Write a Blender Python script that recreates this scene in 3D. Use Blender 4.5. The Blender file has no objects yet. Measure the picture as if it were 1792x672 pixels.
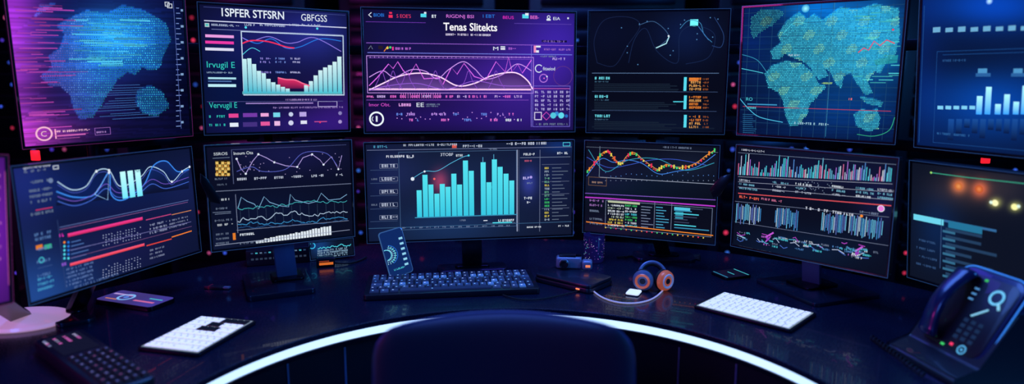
import bpy, bmesh, math, random
import numpy as np
from mathutils import Vector, Matrix
random.seed(7)
sc=bpy.context.scene
try:
    sc.view_settings.view_transform='Standard'
    sc.view_settings.look='None'
except Exception as e: print(e)

# ------------------------------------------------------------ camera
F=1195.0; PITCH=math.radians(9.8)
CAM=Vector((0,0,1.34)); DZ=0.75
FW=Vector((0,math.cos(PITCH),-math.sin(PITCH))); UP=Vector((0,math.sin(PITCH),math.cos(PITCH))); RT=Vector((1,0,0))
cd=bpy.data.cameras.new('camera'); cam=bpy.data.objects.new('camera',cd); sc.collection.objects.link(cam)
cam.location=CAM; cam.rotation_euler=(math.radians(90)-PITCH,0,0)
cd.sensor_width=36; cd.lens=F/1792*36; cd.clip_start=.02
cd.dof.use_dof=True; cd.dof.focus_distance=2.0; cd.dof.aperture_fstop=1.3
sc.camera=cam
def ray(x,y): return RT*((x-896)/F)+UP*((336-y)/F)+FW
def onz(x,y,z=DZ):
    d=ray(x,y); t=(z-CAM.z)/d.z; return CAM+d*t
def proj(P):
    r=P-CAM; d=r.dot(FW); return 896+F*r.dot(RT)/d, 336-F*r.dot(UP)/d

# ------------------------------------------------------------ colour / materials
def s2l(c):
    c=max(0.0,c/255.0); return c/12.92 if c<=.04045 else ((c+.055)/1.055)**2.4
def lin(c,k=1): return (s2l(c[0])*k,s2l(c[1])*k,s2l(c[2])*k,1.0)
def mat(name,col,rough=.5,metal=0,em=None,es=0,coat=0,noise=None,trans=0,sheen=0):
    m=bpy.data.materials.new(name); m.use_nodes=True; nt=m.node_tree; b=nt.nodes['Principled BSDF']
    b.inputs['Base Color'].default_value=lin(col); b.inputs['Roughness'].default_value=rough; b.inputs['Metallic'].default_value=metal
    b.inputs['Coat Weight'].default_value=coat; b.inputs['Transmission Weight'].default_value=trans
    if sheen:
        b.inputs['Sheen Weight'].default_value=sheen; b.inputs['Sheen Tint'].default_value=lin((110,140,255))
    if em: b.inputs['Emission Color'].default_value=lin(em); b.inputs['Emission Strength'].default_value=es
    if noise:
        sc_,amp=noise
        tc=nt.nodes.new('ShaderNodeTexCoord'); n=nt.nodes.new('ShaderNodeTexNoise'); n.inputs['Scale'].default_value=sc_; n.inputs['Detail'].default_value=4
        nt.links.new(tc.outputs['Object'],n.inputs['Vector'])
        bp=nt.nodes.new('ShaderNodeBump'); bp.inputs['Strength'].default_value=amp; bp.inputs['Distance'].default_value=.002
        nt.links.new(n.outputs['Fac'],bp.inputs['Height']); nt.links.new(bp.outputs['Normal'],b.inputs['Normal'])
        mr=nt.nodes.new('ShaderNodeMapRange'); mr.inputs['To Min'].default_value=max(0,rough-.08); mr.inputs['To Max'].default_value=rough+.08
        nt.links.new(n.outputs['Fac'],mr.inputs['Value']); nt.links.new(mr.outputs['Result'],b.inputs['Roughness'])
    return m
def vcmat(name,glossy=False,es=1.0):
    m=bpy.data.materials.new(name); m.use_nodes=True; nt=m.node_tree; nt.nodes.clear()
    o=nt.nodes.new('ShaderNodeOutputMaterial'); a=nt.nodes.new('ShaderNodeAttribute'); a.attribute_name='col'
    if glossy:
        b=nt.nodes.new('ShaderNodeBsdfPrincipled'); b.inputs['Roughness'].default_value=.45
        nt.links.new(a.outputs['Color'],b.inputs['Base Color']); nt.links.new(a.outputs['Color'],b.inputs['Emission Color']); b.inputs['Emission Strength'].default_value=es
        nt.links.new(b.outputs[0],o.inputs[0])
    else:
        e=nt.nodes.new('ShaderNodeEmission'); e.inputs['Strength'].default_value=es
        nt.links.new(a.outputs['Color'],e.inputs['Color']); nt.links.new(e.outputs[0],o.inputs[0])
    return m
M_SCR=vcmat('lit_display_pixels',es=.95)
M_KEY=vcmat('backlit_keycaps',True,.75)
M_BEZ=mat('bezel_black_plastic',(14,16,26),.32,.2,coat=.4)
M_EDGE=mat('bezel_edge_highlight',(50,70,110),.3,.6,em=(70,125,210),es=.3)  # blue rim light on the bezels, put in as dim emission
M_EDGEP=mat('bezel_edge_highlight_pink',(90,50,90),.3,.6,em=(170,60,150),es=.3)  # pink version of the painted bezel rim light
M_BACK=mat('monitor_back_plastic',(16,18,26),.5,noise=(200,.1))
M_METAL=mat('black_brushed_metal',(34,38,52),.28,.85)
M_BASE=mat('stand_base_metal',(40,48,72),.25,.6,coat=.3)
M_NECK=mat('gunmetal_stand',(96,116,168),.35,.25,coat=.3)
M_DESK=mat('desk_black_laminate',(17,25,48),.26,.0,coat=.35,noise=(260,.1))
M_DARK=mat('dark_plastic',(17,21,36),.38,coat=.25)
M_RUB=mat('rubber',(10,11,15),.7)
M_LED=mat('desk_led_strip',(220,235,255),.5,em=(182,216,255),es=1.5)
M_WALL=mat('wall_dark_paint',(16,16,34),.8,noise=(30,.2))
M_FLOOR=mat('floor_dark_carpet',(12,12,24),.9,noise=(120,.5))
M_PANEL=mat('desk_panel',(12,17,34),.45,coat=.1)
M_CHAIR=mat('chair_navy_fabric',(17,23,56),.6,noise=(350,.5),sheen=.5)
M_CHAIRRIM=mat('chair_rim_highlight',(34,50,110),.4,sheen=.5)  # bluish tone imitates rim light along the chair edge
M_WHITE=mat('white_gloss_pink_lit',(235,225,245),.25,coat=.5,em=(250,190,240),es=.35)  # pink light falling on the white base is put in as emission

# ------------------------------------------------------------ mesh helpers
def link(o,parent=None):
    sc.collection.objects.link(o)
    if parent: o.parent=parent
    return o
def empty(name,M=None):
    e=bpy.data.objects.new(name,None); e.empty_display_size=.05; sc.collection.objects.link(e)
    if M is not None: e.matrix_world=M
    return e
def mk(name,vs,fs,m,parent=None,inv=None,cols=None,smooth=False):
    me=bpy.data.meshes.new(name)
    if inv is not None: vs=[inv@Vector(v) for v in vs]
    me.from_pydata([tuple(v) for v in vs],[],fs)
    me.materials.append(m)
    if cols is not None:
        at=me.color_attributes.new('col','FLOAT_COLOR','POINT')
        at.data.foreach_set('color',np.array(cols,dtype=np.float32).ravel())
    if smooth:
        for p in me.polygons: p.use_smooth=True
    me.update()
    return link(bpy.data.objects.new(name,me),parent)
def bmobj(name,bm,m,parent=None,T=None,smooth=False):
    if T is not None: bmesh.ops.transform(bm,matrix=T,verts=bm.verts)
    me=bpy.data.meshes.new(name); bm.normal_update(); bm.to_mesh(me); bm.free(); me.materials.append(m)
    if smooth:
        for p in me.polygons: p.use_smooth=True
        try: me.set_sharp_from_angle(angle=math.radians(40))
        except: pass
    return link(bpy.data.objects.new(name,me),parent)
def box(name,size,T,m,parent=None,bev=.002,seg=2):
    bm=bmesh.new(); bmesh.ops.create_cube(bm,size=1); bmesh.ops.scale(bm,vec=size,verts=bm.verts)
    if bev: bmesh.ops.bevel(bm,geom=list(bm.edges),offset=bev,segments=seg,affect='EDGES',profile=.5)
    return bmobj(name,bm,m,parent,T,smooth=True)
def prism(name,pts,z0,z1,T,m,parent=None,bev=.0,seg=2):
    bm=bmesh.new(); vs=[bm.verts.new((p[0],p[1],z0)) for p in pts]; f=bm.faces.new(vs)
    r=bmesh.ops.extrude_face_region(bm,geom=[f]); ev=[g for g in r['geom'] if isinstance(g,bmesh.types.BMVert)]
    bmesh.ops.translate(bm,vec=(0,0,z1-z0),verts=ev); bmesh.ops.recalc_face_normals(bm,faces=bm.faces)
    if bev:
        es=[e for e in bm.edges if abs(e.verts[0].co.z-e.verts[1].co.z)<1e-6]
        bmesh.ops.bevel(bm,geom=es,offset=bev,segments=seg,affect='EDGES',profile=.5)
    return bmobj(name,bm,m,parent,T,smooth=True)
def rrect(w,h,r,n=6):
    pts=[]
    for cx,cy,a0 in ((w/2-r,h/2-r,0),(-w/2+r,h/2-r,90),(-w/2+r,-h/2+r,180),(w/2-r,-h/2+r,270)):
        for i in range(n+1):
            a=math.radians(a0+90*i/n); pts.append((cx+r*math.cos(a),cy+r*math.sin(a)))
    return pts
def lathe(name,prof,T,m,parent=None,n=32):
    vs=[];fs=[];k=len(prof)
    for i in range(n):
        a=2*math.pi*i/n
        for r,z in prof: vs.append((r*math.cos(a),r*math.sin(a),z))
    for i in range(n):
        j=(i+1)%n
        for q in range(k-1): fs.append((i*k+q,j*k+q,j*k+q+1,i*k+q+1))
    if T is not None: vs=[T@Vector(v) for v in vs]
    o=mk(name,vs,fs,m,parent,smooth=True)
    try: o.data.set_sharp_from_angle(angle=math.radians(40))
    except: pass
    return o
def tube(name,pts,r,m,parent=None,T=None,cyc=False):
    cu=bpy.data.curves.new(name,'CURVE'); cu.dimensions='3D'; cu.bevel_depth=r; cu.bevel_resolution=3
    s=cu.splines.new('NURBS'); s.points.add(len(pts)-1)
    for p,q in zip(s.points,pts):
        v=Vector(q); v=T@v if T is not None else v
        p.co=(v.x,v.y,v.z,1)
    s.use_endpoint_u=True; s.order_u=4 if len(pts)>3 else 2; s.use_cyclic_u=cyc; s.resolution_u=8
    cu.materials.append(m); cu.use_fill_caps=True
    return link(bpy.data.objects.new(name,cu),parent)
def Tm(x,y,z): return Matrix.Translation((x,y,z))
def Rm(a,ax): return Matrix.Rotation(math.radians(a),4,ax)
def beam(name,a,b,w,t,m,parent=None,side=Vector((1,0,0)),bev=.002):
    a=Vector(a); b=Vector(b); d=b-a; L=d.length; z=d.normalized(); x=(side-z*side.dot(z)).normalized(); y=z.cross(x)
    T=Matrix((x,y,z)).transposed().to_4x4(); T.translation=(a+b)/2
    return box(name,(w,t,L),T,m,parent,bev)

# ------------------------------------------------------------ text glyph cache
_tc={}
def glyphs(s,bold=False):
    k=s
    if k in _tc: return _tc[k]
    cu=bpy.data.curves.new('t','FONT'); cu.body=s; cu.resolution_u=3; cu.size=1
    if bold: cu.offset=.015
    o=bpy.data.objects.new('t',cu); sc.collection.objects.link(o)
    dg=bpy.context.evaluated_depsgraph_get(); ev=o.evaluated_get(dg); me=ev.to_mesh()
    vs=[(v.co.x,v.co.y) for v in me.vertices]; fs=[tuple(p.vertices) for p in me.polygons]
    ev.to_mesh_clear(); bpy.data.objects.remove(o); bpy.data.curves.remove(cu)
    x0=min(v[0] for v in vs); x1=max(v[0] for v in vs); y1=max(v[1] for v in vs)
    _tc[k]=([((v[0]-x0)/(x1-x0),v[1]/y1) for v in vs],fs); return _tc[k]

def cr(pts,n=8):
    out=[]; P=[pts[0]]+list(pts)+[pts[-1]]
    for i in range(1,len(P)-2):
        for k in range(n):
            t=k/n; a,b,c,d=P[i-1],P[i],P[i+1],P[i+2]
            out.append(tuple(.5*((2*b[j])+(-a[j]+c[j])*t+(2*a[j]-5*b[j]+4*c[j]-d[j])*t*t+(-a[j]+3*b[j]-3*c[j]+d[j])*t**3) for j in (0,1)))
    out.append(tuple(pts[-1])); return out
def inside(x,y,P):
    r=False;j=len(P)-1
    for i in range(len(P)):
        if (P[i][1]>y)!=(P[j][1]>y) and x<(P[j][0]-P[i][0])*(y-P[i][1])/(P[j][1]-P[i][1]+1e-9)+P[i][0]: r=not r
        j=i
    return r
def blobs(base,bl,streak=0,polys=(),fill=(0,0,0)):
    rs=random.Random(3); rows=[rs.random() for _ in range(400)]
    def f(x,y):
        c=list(base)
        for cx,cy,sx,sy,k in bl:
            g=math.exp(-((x-cx)/sx)**2-((y-cy)/sy)**2)
            for i in range(3): c[i]+=k[i]*g
        for P in polys:
            if inside(x,y,P):
                for i in range(3): c[i]+=fill[i]
                break
        if streak:
            q=1-streak*rows[int(y/3)%400]; c=[v*q for v in c]
        return [max(0,v) for v in c]
    return f

# ------------------------------------------------------------ fitted flat display
class Mon:
    def __init__(s,name,tl,tr,br,bl,H=None,depth=None,bez=.007,proll=1.5,ppitch=3,p0=0,thick=.02,edge=None,body=True,rad=0):
        px=np.array([tl,tr,br,bl],float)
        if depth is None:
            depth=H*F/(((bl[1]-tl[1])+(br[1]-tr[1]))/2)
        c=px.mean(0)
        def build(p):
            M=Matrix.Rotation(p[4],4,'Z')@Matrix.Rotation(p[5],4,'X')@Matrix.Rotation(p[6],4,'Y')
            M.translation=CAM+ray(p[0],p[1])*depth; return M
        def res(p):
            M=build(p); w,h=p[2]/2,p[3]/2; r=[]
            for i,(a,b) in enumerate(((-w,h),(w,h),(w,-h),(-w,-h))):
                q=proj(M@Vector((a,0,b))); r+= [q[0]-px[i][0],q[1]-px[i][1]]
            r.append(math.degrees(p[5]-math.radians(p0))/ppitch*2); r.append(math.degrees(p[6])/proll*2)
            return np.array(r)
        best=None
        for y0 in (.3*(1 if c[0]<896 else -1),0.0,.9*(1 if c[0]<896 else -1)):
            p=np.array([c[0],c[1],(tr[0]-tl[0])*depth/F,(bl[1]-tl[1])*depth/F,y0,math.radians(p0),0.0]); lam=1e-3
            r=res(p)
            for it in range(60):
                J=np.zeros((len(r),7))
                for k in range(7):
                    e=1e-4 if k>1 else 1e-2; q=p.copy(); q[k]+=e; J[:,k]=(res(q)-r)/e
                A=J.T@J; dp=np.linalg.solve(A+lam*np.diag(np.diag(A)+1e-9),-J.T@r)
                r2=res(p+dp)
                if r2@r2<r@r: p=p+dp; r=r2; lam*=.4
                else: lam*=4
            if best is None or r@r<best[0]-1e-3: best=(r@r,p)
        p=best[1]; s.M=build(p); s.inv=s.M.inverted(); s.w,s.h=p[2],p[3]; s.depth=depth
        s.e=empty(name,s.M); s.bez=bez
        s.vs=[];s.fs=[];s.cs=[];s.n=0
        s.o=s.inv@CAM; s.ri=s.inv.to_3x3()
        s.mpp=depth/F
        w,h=p[2]/2,p[3]/2; y0,y1=-.003,thick; b=bez
        if body:
            vs=[(-w,y0,-h),(w,y0,-h),(w,y0,h),(-w,y0,h),(-w+b,y0,-h+b),(w-b,y0,-h+b),(w-b,y0,h-b),(-w+b,y0,h-b),
                (-w+b,.001,-h+b),(w-b,.001,-h+b),(w-b,.001,h-b),(-w+b,.001,h-b),(-w,y1,-h),(w,y1,-h),(w,y1,h),(-w,y1,h)]
            fs=[]
            for i in range(4):
                j=(i+1)%4; fs+=[(i,j,4+j,4+i),(4+i,4+j,8+j,8+i),(j,i,12+i,12+j)]
            fs+=[(8,9,10,11),(15,14,13,12)]
            fr=mk('frame',vs,fs,M_BEZ,s.e)
            bv=fr.modifiers.new('b','BEVEL'); bv.width=.0012; bv.segments=2; bv.limit_method='ANGLE'
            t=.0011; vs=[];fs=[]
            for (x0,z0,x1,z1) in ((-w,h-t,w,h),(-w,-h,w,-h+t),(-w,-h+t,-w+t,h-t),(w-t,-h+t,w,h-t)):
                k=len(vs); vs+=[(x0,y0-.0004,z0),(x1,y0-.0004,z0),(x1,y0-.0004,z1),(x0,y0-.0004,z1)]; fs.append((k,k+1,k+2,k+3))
            mk('edge_highlight',vs,fs,edge or M_EDGE,s.e)  # glowing outline added to imitate light catching the bezel edge
            if thick>.015:
                box('rear_housing',(s.w*.5,.025,s.h*.5),Tm(0,y1+.0115,0),M_BACK,s.e,.006)
    def mp(s,x,y):
        d=s.ri@ray(x,y); t=-s.o.y/d.y; q=s.o+d*t; return q.x,q.z
    def clip(s,x,z):
        w=s.w/2-s.bez; h=s.h/2-s.bez
        return min(max(x,-w),w),min(max(z,-h),h)
    def add(s,pts,fs,cols,L):
        s.n+=1; y=-.0002-L*.0003-(s.n%50)*4e-6; k=len(s.vs)
        for q in pts:
            x,z=s.clip(*q); s.vs.append((x,y,z))
        s.fs+=[tuple(k+i for i in f) for f in fs]; s.cs+=cols
    def bg(s,fn,k=1,nx=90,nz=56):
        w=s.w/2-s.bez; h=s.h/2-s.bez; vs=[];cs=[];fs=[]
        for j in range(nz+1):
            for i in range(nx+1):
                v=Vector((-w+2*w*i/nx,0,-h+2*h*j/nz)); q=proj(s.M@v); vs.append(v); cs.append(lin(fn(*q),k))
        for j in range(nz):
            for i in range(nx):
                a=j*(nx+1)+i; fs.append((a,a+1,a+nx+2,a+nx+1))
        mk('display',vs,fs,M_SCR,s.e,cols=cs)
    def R(s,x0,y0,x1,y1,c,k=1,L=1,c2=None):
        a=s.mp(x0,y0); bx=s.mp(x1,y0)[0]; bz=s.mp(x0,y1)[1]; C=lin(c,k); C2=lin(c2,k) if c2 else C
        s.add([(a[0],bz),(bx,bz),(bx,a[1]),(a[0],a[1])],[(0,1,2,3)],[C2,C2,C,C],L)
    def H(s,x0,y0,x1,w,c,k=1,L=1): s.R(x0,y0-w/2,x1,y0+w/2,c,k,L)
    def V(s,x0,y0,y1,w,c,k=1,L=1,c2=None): s.R(x0-w/2,y0,x0+w/2,y1,c,k,L,c2)
    def B(s,x0,y0,x1,y1,w,c,k=1,L=1):
        a=s.mp(x0,y0); b=(s.mp(x1,y0)[0],s.mp(x0,y1)[1]); w=w*s.mpp; C=[lin(c,k)]*4
        for r in ((a[0],a[1]-w,b[0],a[1]),(a[0],b[1],b[0],b[1]+w),(a[0],b[1],a[0]+w,a[1]),(b[0]-w,b[1],b[0],a[1])):
            s.add([(r[0],r[1]),(r[2],r[1]),(r[2],r[3]),(r[0],r[3])],[(0,1,2,3)],C,L)
    def P(s,pts,w,c,k=1,L=2,px=True,c2=None):
        q=[s.mp(*p) for p in pts]; w=w*s.mpp/2; n=len(q); vs=[];fs=[];cs=[]
        for i in range(n):
            a=q[max(0,i-1)]; b=q[min(n-1,i+1)]; d=(b[0]-a[0],b[1]-a[1]); l=math.hypot(*d) or 1; nx,nz=-d[1]/l*w,d[0]/l*w
            vs+=[(q[i][0]+nx,q[i][1]+nz),(q[i][0]-nx,q[i][1]-nz)]
            cc=c if not c2 else [c[j]+(c2[j]-c[j])*i/(n-1) for j in range(3)]
            cs+=[lin(cc,k)]*2
        fs=[(2*i,2*i+1,2*i+3,2*i+2) for i in range(n-1)]
        s.add(vs,fs,cs,L)
    def A(s,pts,yb,c,c2,k=1,L=1):
        vs=[];cs=[]
        for x,y in pts:
            b=yb(x) if callable(yb) else yb
            vs+=[s.mp(x,y),s.mp(x,b)]; cs+=[lin(c,k),lin(c2,k)]
        s.add(vs,[(2*i,2*i+1,2*i+3,2*i+2) for i in range(len(pts)-1)],cs,L)
    def Fl(s,pts,c,k=1,L=2): s.add([s.mp(*p) for p in pts],[tuple(range(len(pts)))],[lin(c,k)]*len(pts),L)
    def D(s,x,y,r,c,k=1,L=3,n=12,c2=None):
        a=s.mp(x,y); r*=s.mpp
        s.add([a]+[(a[0]+r*math.cos(t*2*math.pi/n),a[1]+r*math.sin(t*2*math.pi/n)) for t in range(n)],[(0,i+1,(i+1)%n+1) for i in range(n)],[lin(c,k)]+[lin(c2 or c,k)]*n,L)
    def O(s,x,y,r,w,c,k=1,L=3,n=28,a0=0,a1=360):
        a=s.mp(x,y); r0=(r-w/2)*s.mpp; r1=(r+w/2)*s.mpp; vs=[]
        for i in range(n+1):
            t=math.radians(a0+(a1-a0)*i/n)
            vs+=[(a[0]+r0*math.cos(t),a[1]+r0*math.sin(t)),(a[0]+r1*math.cos(t),a[1]+r1*math.sin(t))]
        s.add(vs,[(2*i,2*i+1,2*i+3,2*i+2) for i in range(n)],[lin(c,k)]*len(vs),L)
    def T(s,x0,y0,x1,h,st,c,k=1,L=3,bold=False):
        v,f=glyphs(st,bold); a=s.mp(x0,y0); W=s.mp(x1,y0)[0]-a[0]; hz=h*s.mpp
        s.add([(a[0]+q[0]*W,a[1]+q[1]*hz) for q in v],f,[lin(c,k)]*len(v),L)
    def X(s,x0,y0,x1,h,c,k=1,L=2,gap=.15):
        a=s.mp(x0,y0); W=s.mp(x1,y0)[0]; hz=h*s.mpp; x=a[0]; t=hz*.24; C=[lin(c,k)]*4; z=a[1]
        def q(xa,za,xb,zb): s.add([(xa,za),(xb,za),(xb,zb),(xa,zb)],[(0,1,2,3)],C,L)
        while x<W-hz*.5:
            if random.random()<gap: x+=hz*.7; continue
            g=random.choice('IEFLTHOU-'); w=hz*.62
            if g in 'IEFLHOU': q(x,z,x+t,z+hz)
            if g in 'EFTO': q(x,z+hz-t,x+w,z+hz)
            if g in 'ELOU': q(x,z,x+w,z+t)
            if g in 'EFH-': q(x,z+hz*.4,x+w,z+hz*.4+t)
            if g in 'HOU': q(x+w-t,z,x+w,z+hz)
            if g=='T': q(x+w/2-t/2,z,x+w/2+t/2,z+hz)
            x+=w+hz*.25
    def done(s):
        if s.vs: mk('display_graphics',s.vs,s.fs,M_SCR,s.e,cols=s.cs)

CY=(85,225,245);BL=(40,125,235);DB=(25,60,120);MG=(235,50,200);PK=(250,120,225);RD=(245,50,95);WH=(232,242,255);TE=(50,205,195);OR=(250,140,50);YE=(240,220,90);GR=(70,220,120);GY=(120,135,165);PU=(140,70,230)
HT,HB=.395,.297
rnd=random.random
def U(a,b): return random.uniform(a,b)

# ============================================================ A top-left map
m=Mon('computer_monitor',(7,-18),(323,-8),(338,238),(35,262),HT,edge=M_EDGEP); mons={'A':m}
land=[(70,134),(92,116),(84,98),(104,84),(112,60),(100,44),(124,30),(150,18),(190,22),(214,8),(252,18),(290,40),(298,70),(286,96),(280,118),(262,124),(250,116),(236,130),(222,126),(206,138),(192,158),(176,184),(160,206),(140,208),(128,190),(122,166),(108,152),(90,152)]
l2=[(240,158),(262,148),(284,160),(296,186),(272,204),(248,196),(236,178)]; l3=[(60,30),(84,16),(98,6),(70,8)]
m.bg(blobs((14,15,62),[(12,110,60,170,(165,45,165)),(50,240,90,40,(150,40,120)),(25,30,50,60,(50,10,60)),(190,65,95,60,(10,70,150)),(190,60,50,40,(20,60,30)),(150,160,60,50,(30,20,60)),(330,120,35,200,(-10,-8,-20))],.3,(land,l2,l3),(8,52,86)),1.05,130,90)
for iy in range(0,212,4):
    for ix in range(52,304,4):
        x,y=ix+(iy%8)/4,iy
        if inside(x,y,land) or inside(x,y,l2) or inside(x,y,l3):
            hl=.5+.5*math.sin(x*.045+1.1)*math.cos(y*.05-.5)
            b=U(.3,.8)*(.5+.9*hl)*(1.2 if 30<y<115 and 120<x<270 else .75); f=min(1,max(0,(x-80)/90))
            m.R(x,y,x+2.3,y+2.1,(170*(1-f)+60*f,110*(1-f)+205*f,248),b,1)
for i in range(60):
    y=U(5,240); x=U(18,80); m.H(x,y,x+U(20,80),U(.8,2),(235,90,225),U(.25,.7))
for i in range(44):
    y=U(25,115); x=U(120,220); m.H(x,y,x+U(15,70),U(.8,2.6),(90,215,255),U(.35,1))
for i in range(14): m.H(U(150,210),150+i*4.5,U(230,285),.8,(80,140,230),.6)
m.V(303,2,226,1,(90,110,190),.7); m.V(326,0,232,.8,(90,110,190),.5)
for i in range(24): m.H(308,14+i*9,313+(i%3)*2,1.4,(130,160,230),.8)
for i in range(8): m.R(316,16+i*28,321,20+i*28,(150,190,240),.7)
m.B(288,3,296,11,1.2,WH,.9); m.B(292,6,301,14,1.2,WH,.9)
m.O(77,234,11,2.6,(255,190,220)); m.T(72,239,82,9,'C',(255,200,225)); m.H(95,230,104,1.2,(255,160,210)); 
m.R(95,226,97.5,243,(255,170,210)); m.X(100,232,158,3.4,(255,190,220)); m.H(100,238,150,2,(220,110,190)); m.H(100,243,140,1,(200,100,190),.7)
m.B(165,224,193,237,.9,(170,110,210),.7); m.X(169,233,190,3,(200,150,230),.8)
m.done()

# ============================================================ B
m=Mon('computer_monitor',(344,3),(611,19),(612,230),(357,237),HT); mons['B']=m
m.bg(blobs((12,15,46),[(480,60,120,60,(16,14,54)),(600,200,90,60,(34,8,60)),(560,60,60,50,(14,20,54)),(400,150,70,90,(-4,6,20)),(500,220,120,25,(16,6,40))]),1)
m.T(388,28,497,13,'1SPFER STFSRN',WH,1,bold=True); m.T(527,36,572,11.5,'GBFGSS',WH,1)
m.H(356,12,604,.8,(70,80,150)); m.H(357,36,606,1.8,(215,220,250)); m.R(358,40,366,47,(200,230,240),.7); m.R(360,42,364,45,TE)
for a,b in ((370,420),(428,448),(452,500),(506,524),(528,560)): m.X(a,45,b,3.4,(190,205,240),.85)
m.H(370,51,600,.9,(140,150,210),.8); m.D(430,48,2,CY); m.D(555,50,2,CY)
m.B(421,54,601,167,1.8,(195,215,240)); m.R(424,160,599,165,(120,220,235),.6)
ar=cr([(486,136),(500,139),(516,140),(530,146),(542,150)]); m.A(ar,lambda x:155,(235,50,110),(110,24,80),.9,1); m.P(ar,2.2,(255,110,150),1)
for i,t in enumerate([103,102,112,124,128,138,144,148,152,155]): m.R(424+i*8.4,t,431.3+i*8.4,163,(205,248,252),1,2,(60,190,215))
for i,t in enumerate([149,142,132,123,118,114,108,99]): m.R(532+i*8.3,t,539.2+i*8.3,163,(215,248,252),1,2,(70,200,220))
m.P(cr([(424,66),(450,76),(475,68),(500,84),(525,82),(560,68),(597,72)]),1.3,BL); m.P(cr([(424,66),(440,72),(470,64),(500,75),(520,74),(550,66),(597,90)]),1.2,(150,130,240)); m.P(cr([(424,76),(440,71),(470,73),(500,82),(515,84)]),2.2,RD); m.P(cr([(424,96),(440,84),(455,90)]),1,CY)
for y in (104,110,128): m.X(455,y,475,3.2,(150,140,230)); m.X(482,y,502,3.2,(120,150,230)); m.X(508,y,526,3,(190,190,240))
for y,c in ((60,(240,160,230)),(71,(240,60,170)),(83,(225,225,250))): m.R(359,y,409,y+5,c)
m.T(362,118,411,10,'Irvugil E',TE,1); m.X(362,128,410,2.6,(160,190,220),.8)
m.R(364,135,413,138.5,(170,225,240)); m.R(364,147,413,152,(190,240,250)); m.R(364,141,405,143,(80,120,180))
m.T(366,189,415,9.5,'Vervugil E',TE,1); m.H(362,178,600,.8,(90,90,160),.8); m.H(430,181,548,2,(180,150,230),.8); m.B(556,177,590,187,1,(200,190,240)); m.X(500,176,556,3,(190,160,230),.8)
m.X(366,206,396,4,TE,.9); m.R(400,199,417,206,(235,70,150)); m.R(425,198,450,205,(120,60,170)); m.R(456,198,470,204,(245,170,225)); m.R(478,197,490,205,(120,220,240)); m.D(509,200,4,(200,210,240)); m.R(524,196,536,204,(190,170,235)); m.D(560,214,1.5,RD); m.D(595,198,3.5,(140,130,190))
m.X(366,221,396,4,TE,.9); m.R(402,215,417,222,WH); m.R(425,214,450,222,(70,50,130)); m.R(456,213,472,220,(235,90,160)); m.R(480,212,490,220,(240,190,235)); m.D(509,215,4.5,(215,215,245)); m.R(526,211,537,217,(230,230,250)); m.H(550,213,572,1.6,(200,80,150)); m.D(595,213,3.5,(170,150,210))
m.X(478,190,600,3,(180,150,230),.7)
m.done()

# ============================================================ C centre top
m=Mon('computer_monitor',(632,12),(1008,20),(1007,231),(636,234),HT); mons['C']=m
m.bg(blobs((16,13,50),[(930,120,110,130,(34,16,76)),(820,140,150,50,(26,8,50)),(990,60,70,70,(22,12,66)),(700,60,80,60,(4,6,22)),(760,210,200,25,(14,4,36))]),1.0)
m.P([(650,22),(645,26),(650,30)],1.4,WH); m.T(654,29,672,5.5,'BIOBI',BL); m.R(681,21,686,24,RD); m.R(680,26,687,31,RD); m.T(694,31,719,6,"S EOE'S",(235,60,110))
m.R(736,24,746,30,CY); m.R(742,21,746,24,WH); m.X(752,31,764,5,WH); m.T(781,31,829,5.5,'RIGDNJ BSI',(225,120,235)); m.T(845,31,866,5.5,'I EBT',BL); m.T(880,33,899,5,'BEUS',MG); m.R(914,25,925,32,CY); m.R(919,23,925,27,WH); m.T(928,33,943,5.5,'BEB-',PK); m.O(960,30,2.4,1.2,WH); m.R(956.5,33,963.5,36,WH); m.T(968,35,980,5,'EIA',WH); m.D(994,32,1.6,WH)
m.H(640,38,745,.8,(120,60,190)); m.H(900,41,1000,.8,(110,80,200),.8)
m.T(776,53,870,13,'Tenas Slitekts',(250,248,255),1.1,bold=True); m.X(780,62,860,3.4,(235,225,255),.95,gap=.12)
m.H(641,75,1003,1,(160,100,220)); m.H(643,92,1001,1.2,(120,130,235)); m.R(643,79,652,88,(20,14,50)); m.P([(645,86),(649,80),(652,86)],1,GY); m.R(662,80,670,86,(40,30,40)); m.D(678,84,2,YE); m.D(683,83,2,GR); m.P([(672,90),(679,81)],1.3,OR)
m.R(686,82,689,88,(240,60,150)); m.X(692,87,722,4,(200,110,230)); m.T(863,88,872,6,'M',WH); m.H(876,82,884,2,WH); m.R(876,84,884,87,(240,240,255)); m.X(890,87,905,4,(180,100,220)); m.R(934,80,938,92,(250,150,200)); m.R(938,80,946,83,WH); m.R(938,88,943,92,WH); m.X(952,88,1000,3.2,(180,120,220),.8)
m.B(641,97,934,163,1,(200,150,245)); m.H(645,101,930,.7,(150,90,220))
for i in range(38): m.V(648+i*7.5,99,101.5,.8,(200,150,240))
ar=cr([(646,158),(670,146),(700,133),(735,128),(768,134),(800,150),(830,146),(862,132),(900,127),(922,140),(932,156)])
m.A(ar,lambda x:159,(80,40,130),(130,90,185),.7,1); m.P(ar,2,(255,215,250),1.2)
m.P([(646,150),(660,136),(680,112),(688,120),(696,108),(706,124),(716,132),(728,112),(742,138),(768,136),(775,148),(790,118),(800,130),(812,111),(830,134),(850,140),(868,108),(884,126),(890,100),(896,126),(906,112),(914,128),(930,105)],1.4,(235,110,250),1.1)
m.P(cr([(646,135),(670,124),(690,135),(720,122),(745,125),(765,138),(785,122),(810,108),(830,120),(850,138),(880,130),(905,112),(930,124)]),1.3,(220,160,255),1)
m.P(cr([(646,158),(680,150),(730,146),(780,156),(830,142),(880,150),(930,150)]),1.1,(160,100,230)); m.H(646,156,930,2.6,(255,200,245),1.1)
for x in (668,688,712,762,820,868): m.P(cr([(x-14,156),(x-6,140),(x,124),(x+7,142),(x+16,156)]),.9,(160,90,230),.8)
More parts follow.
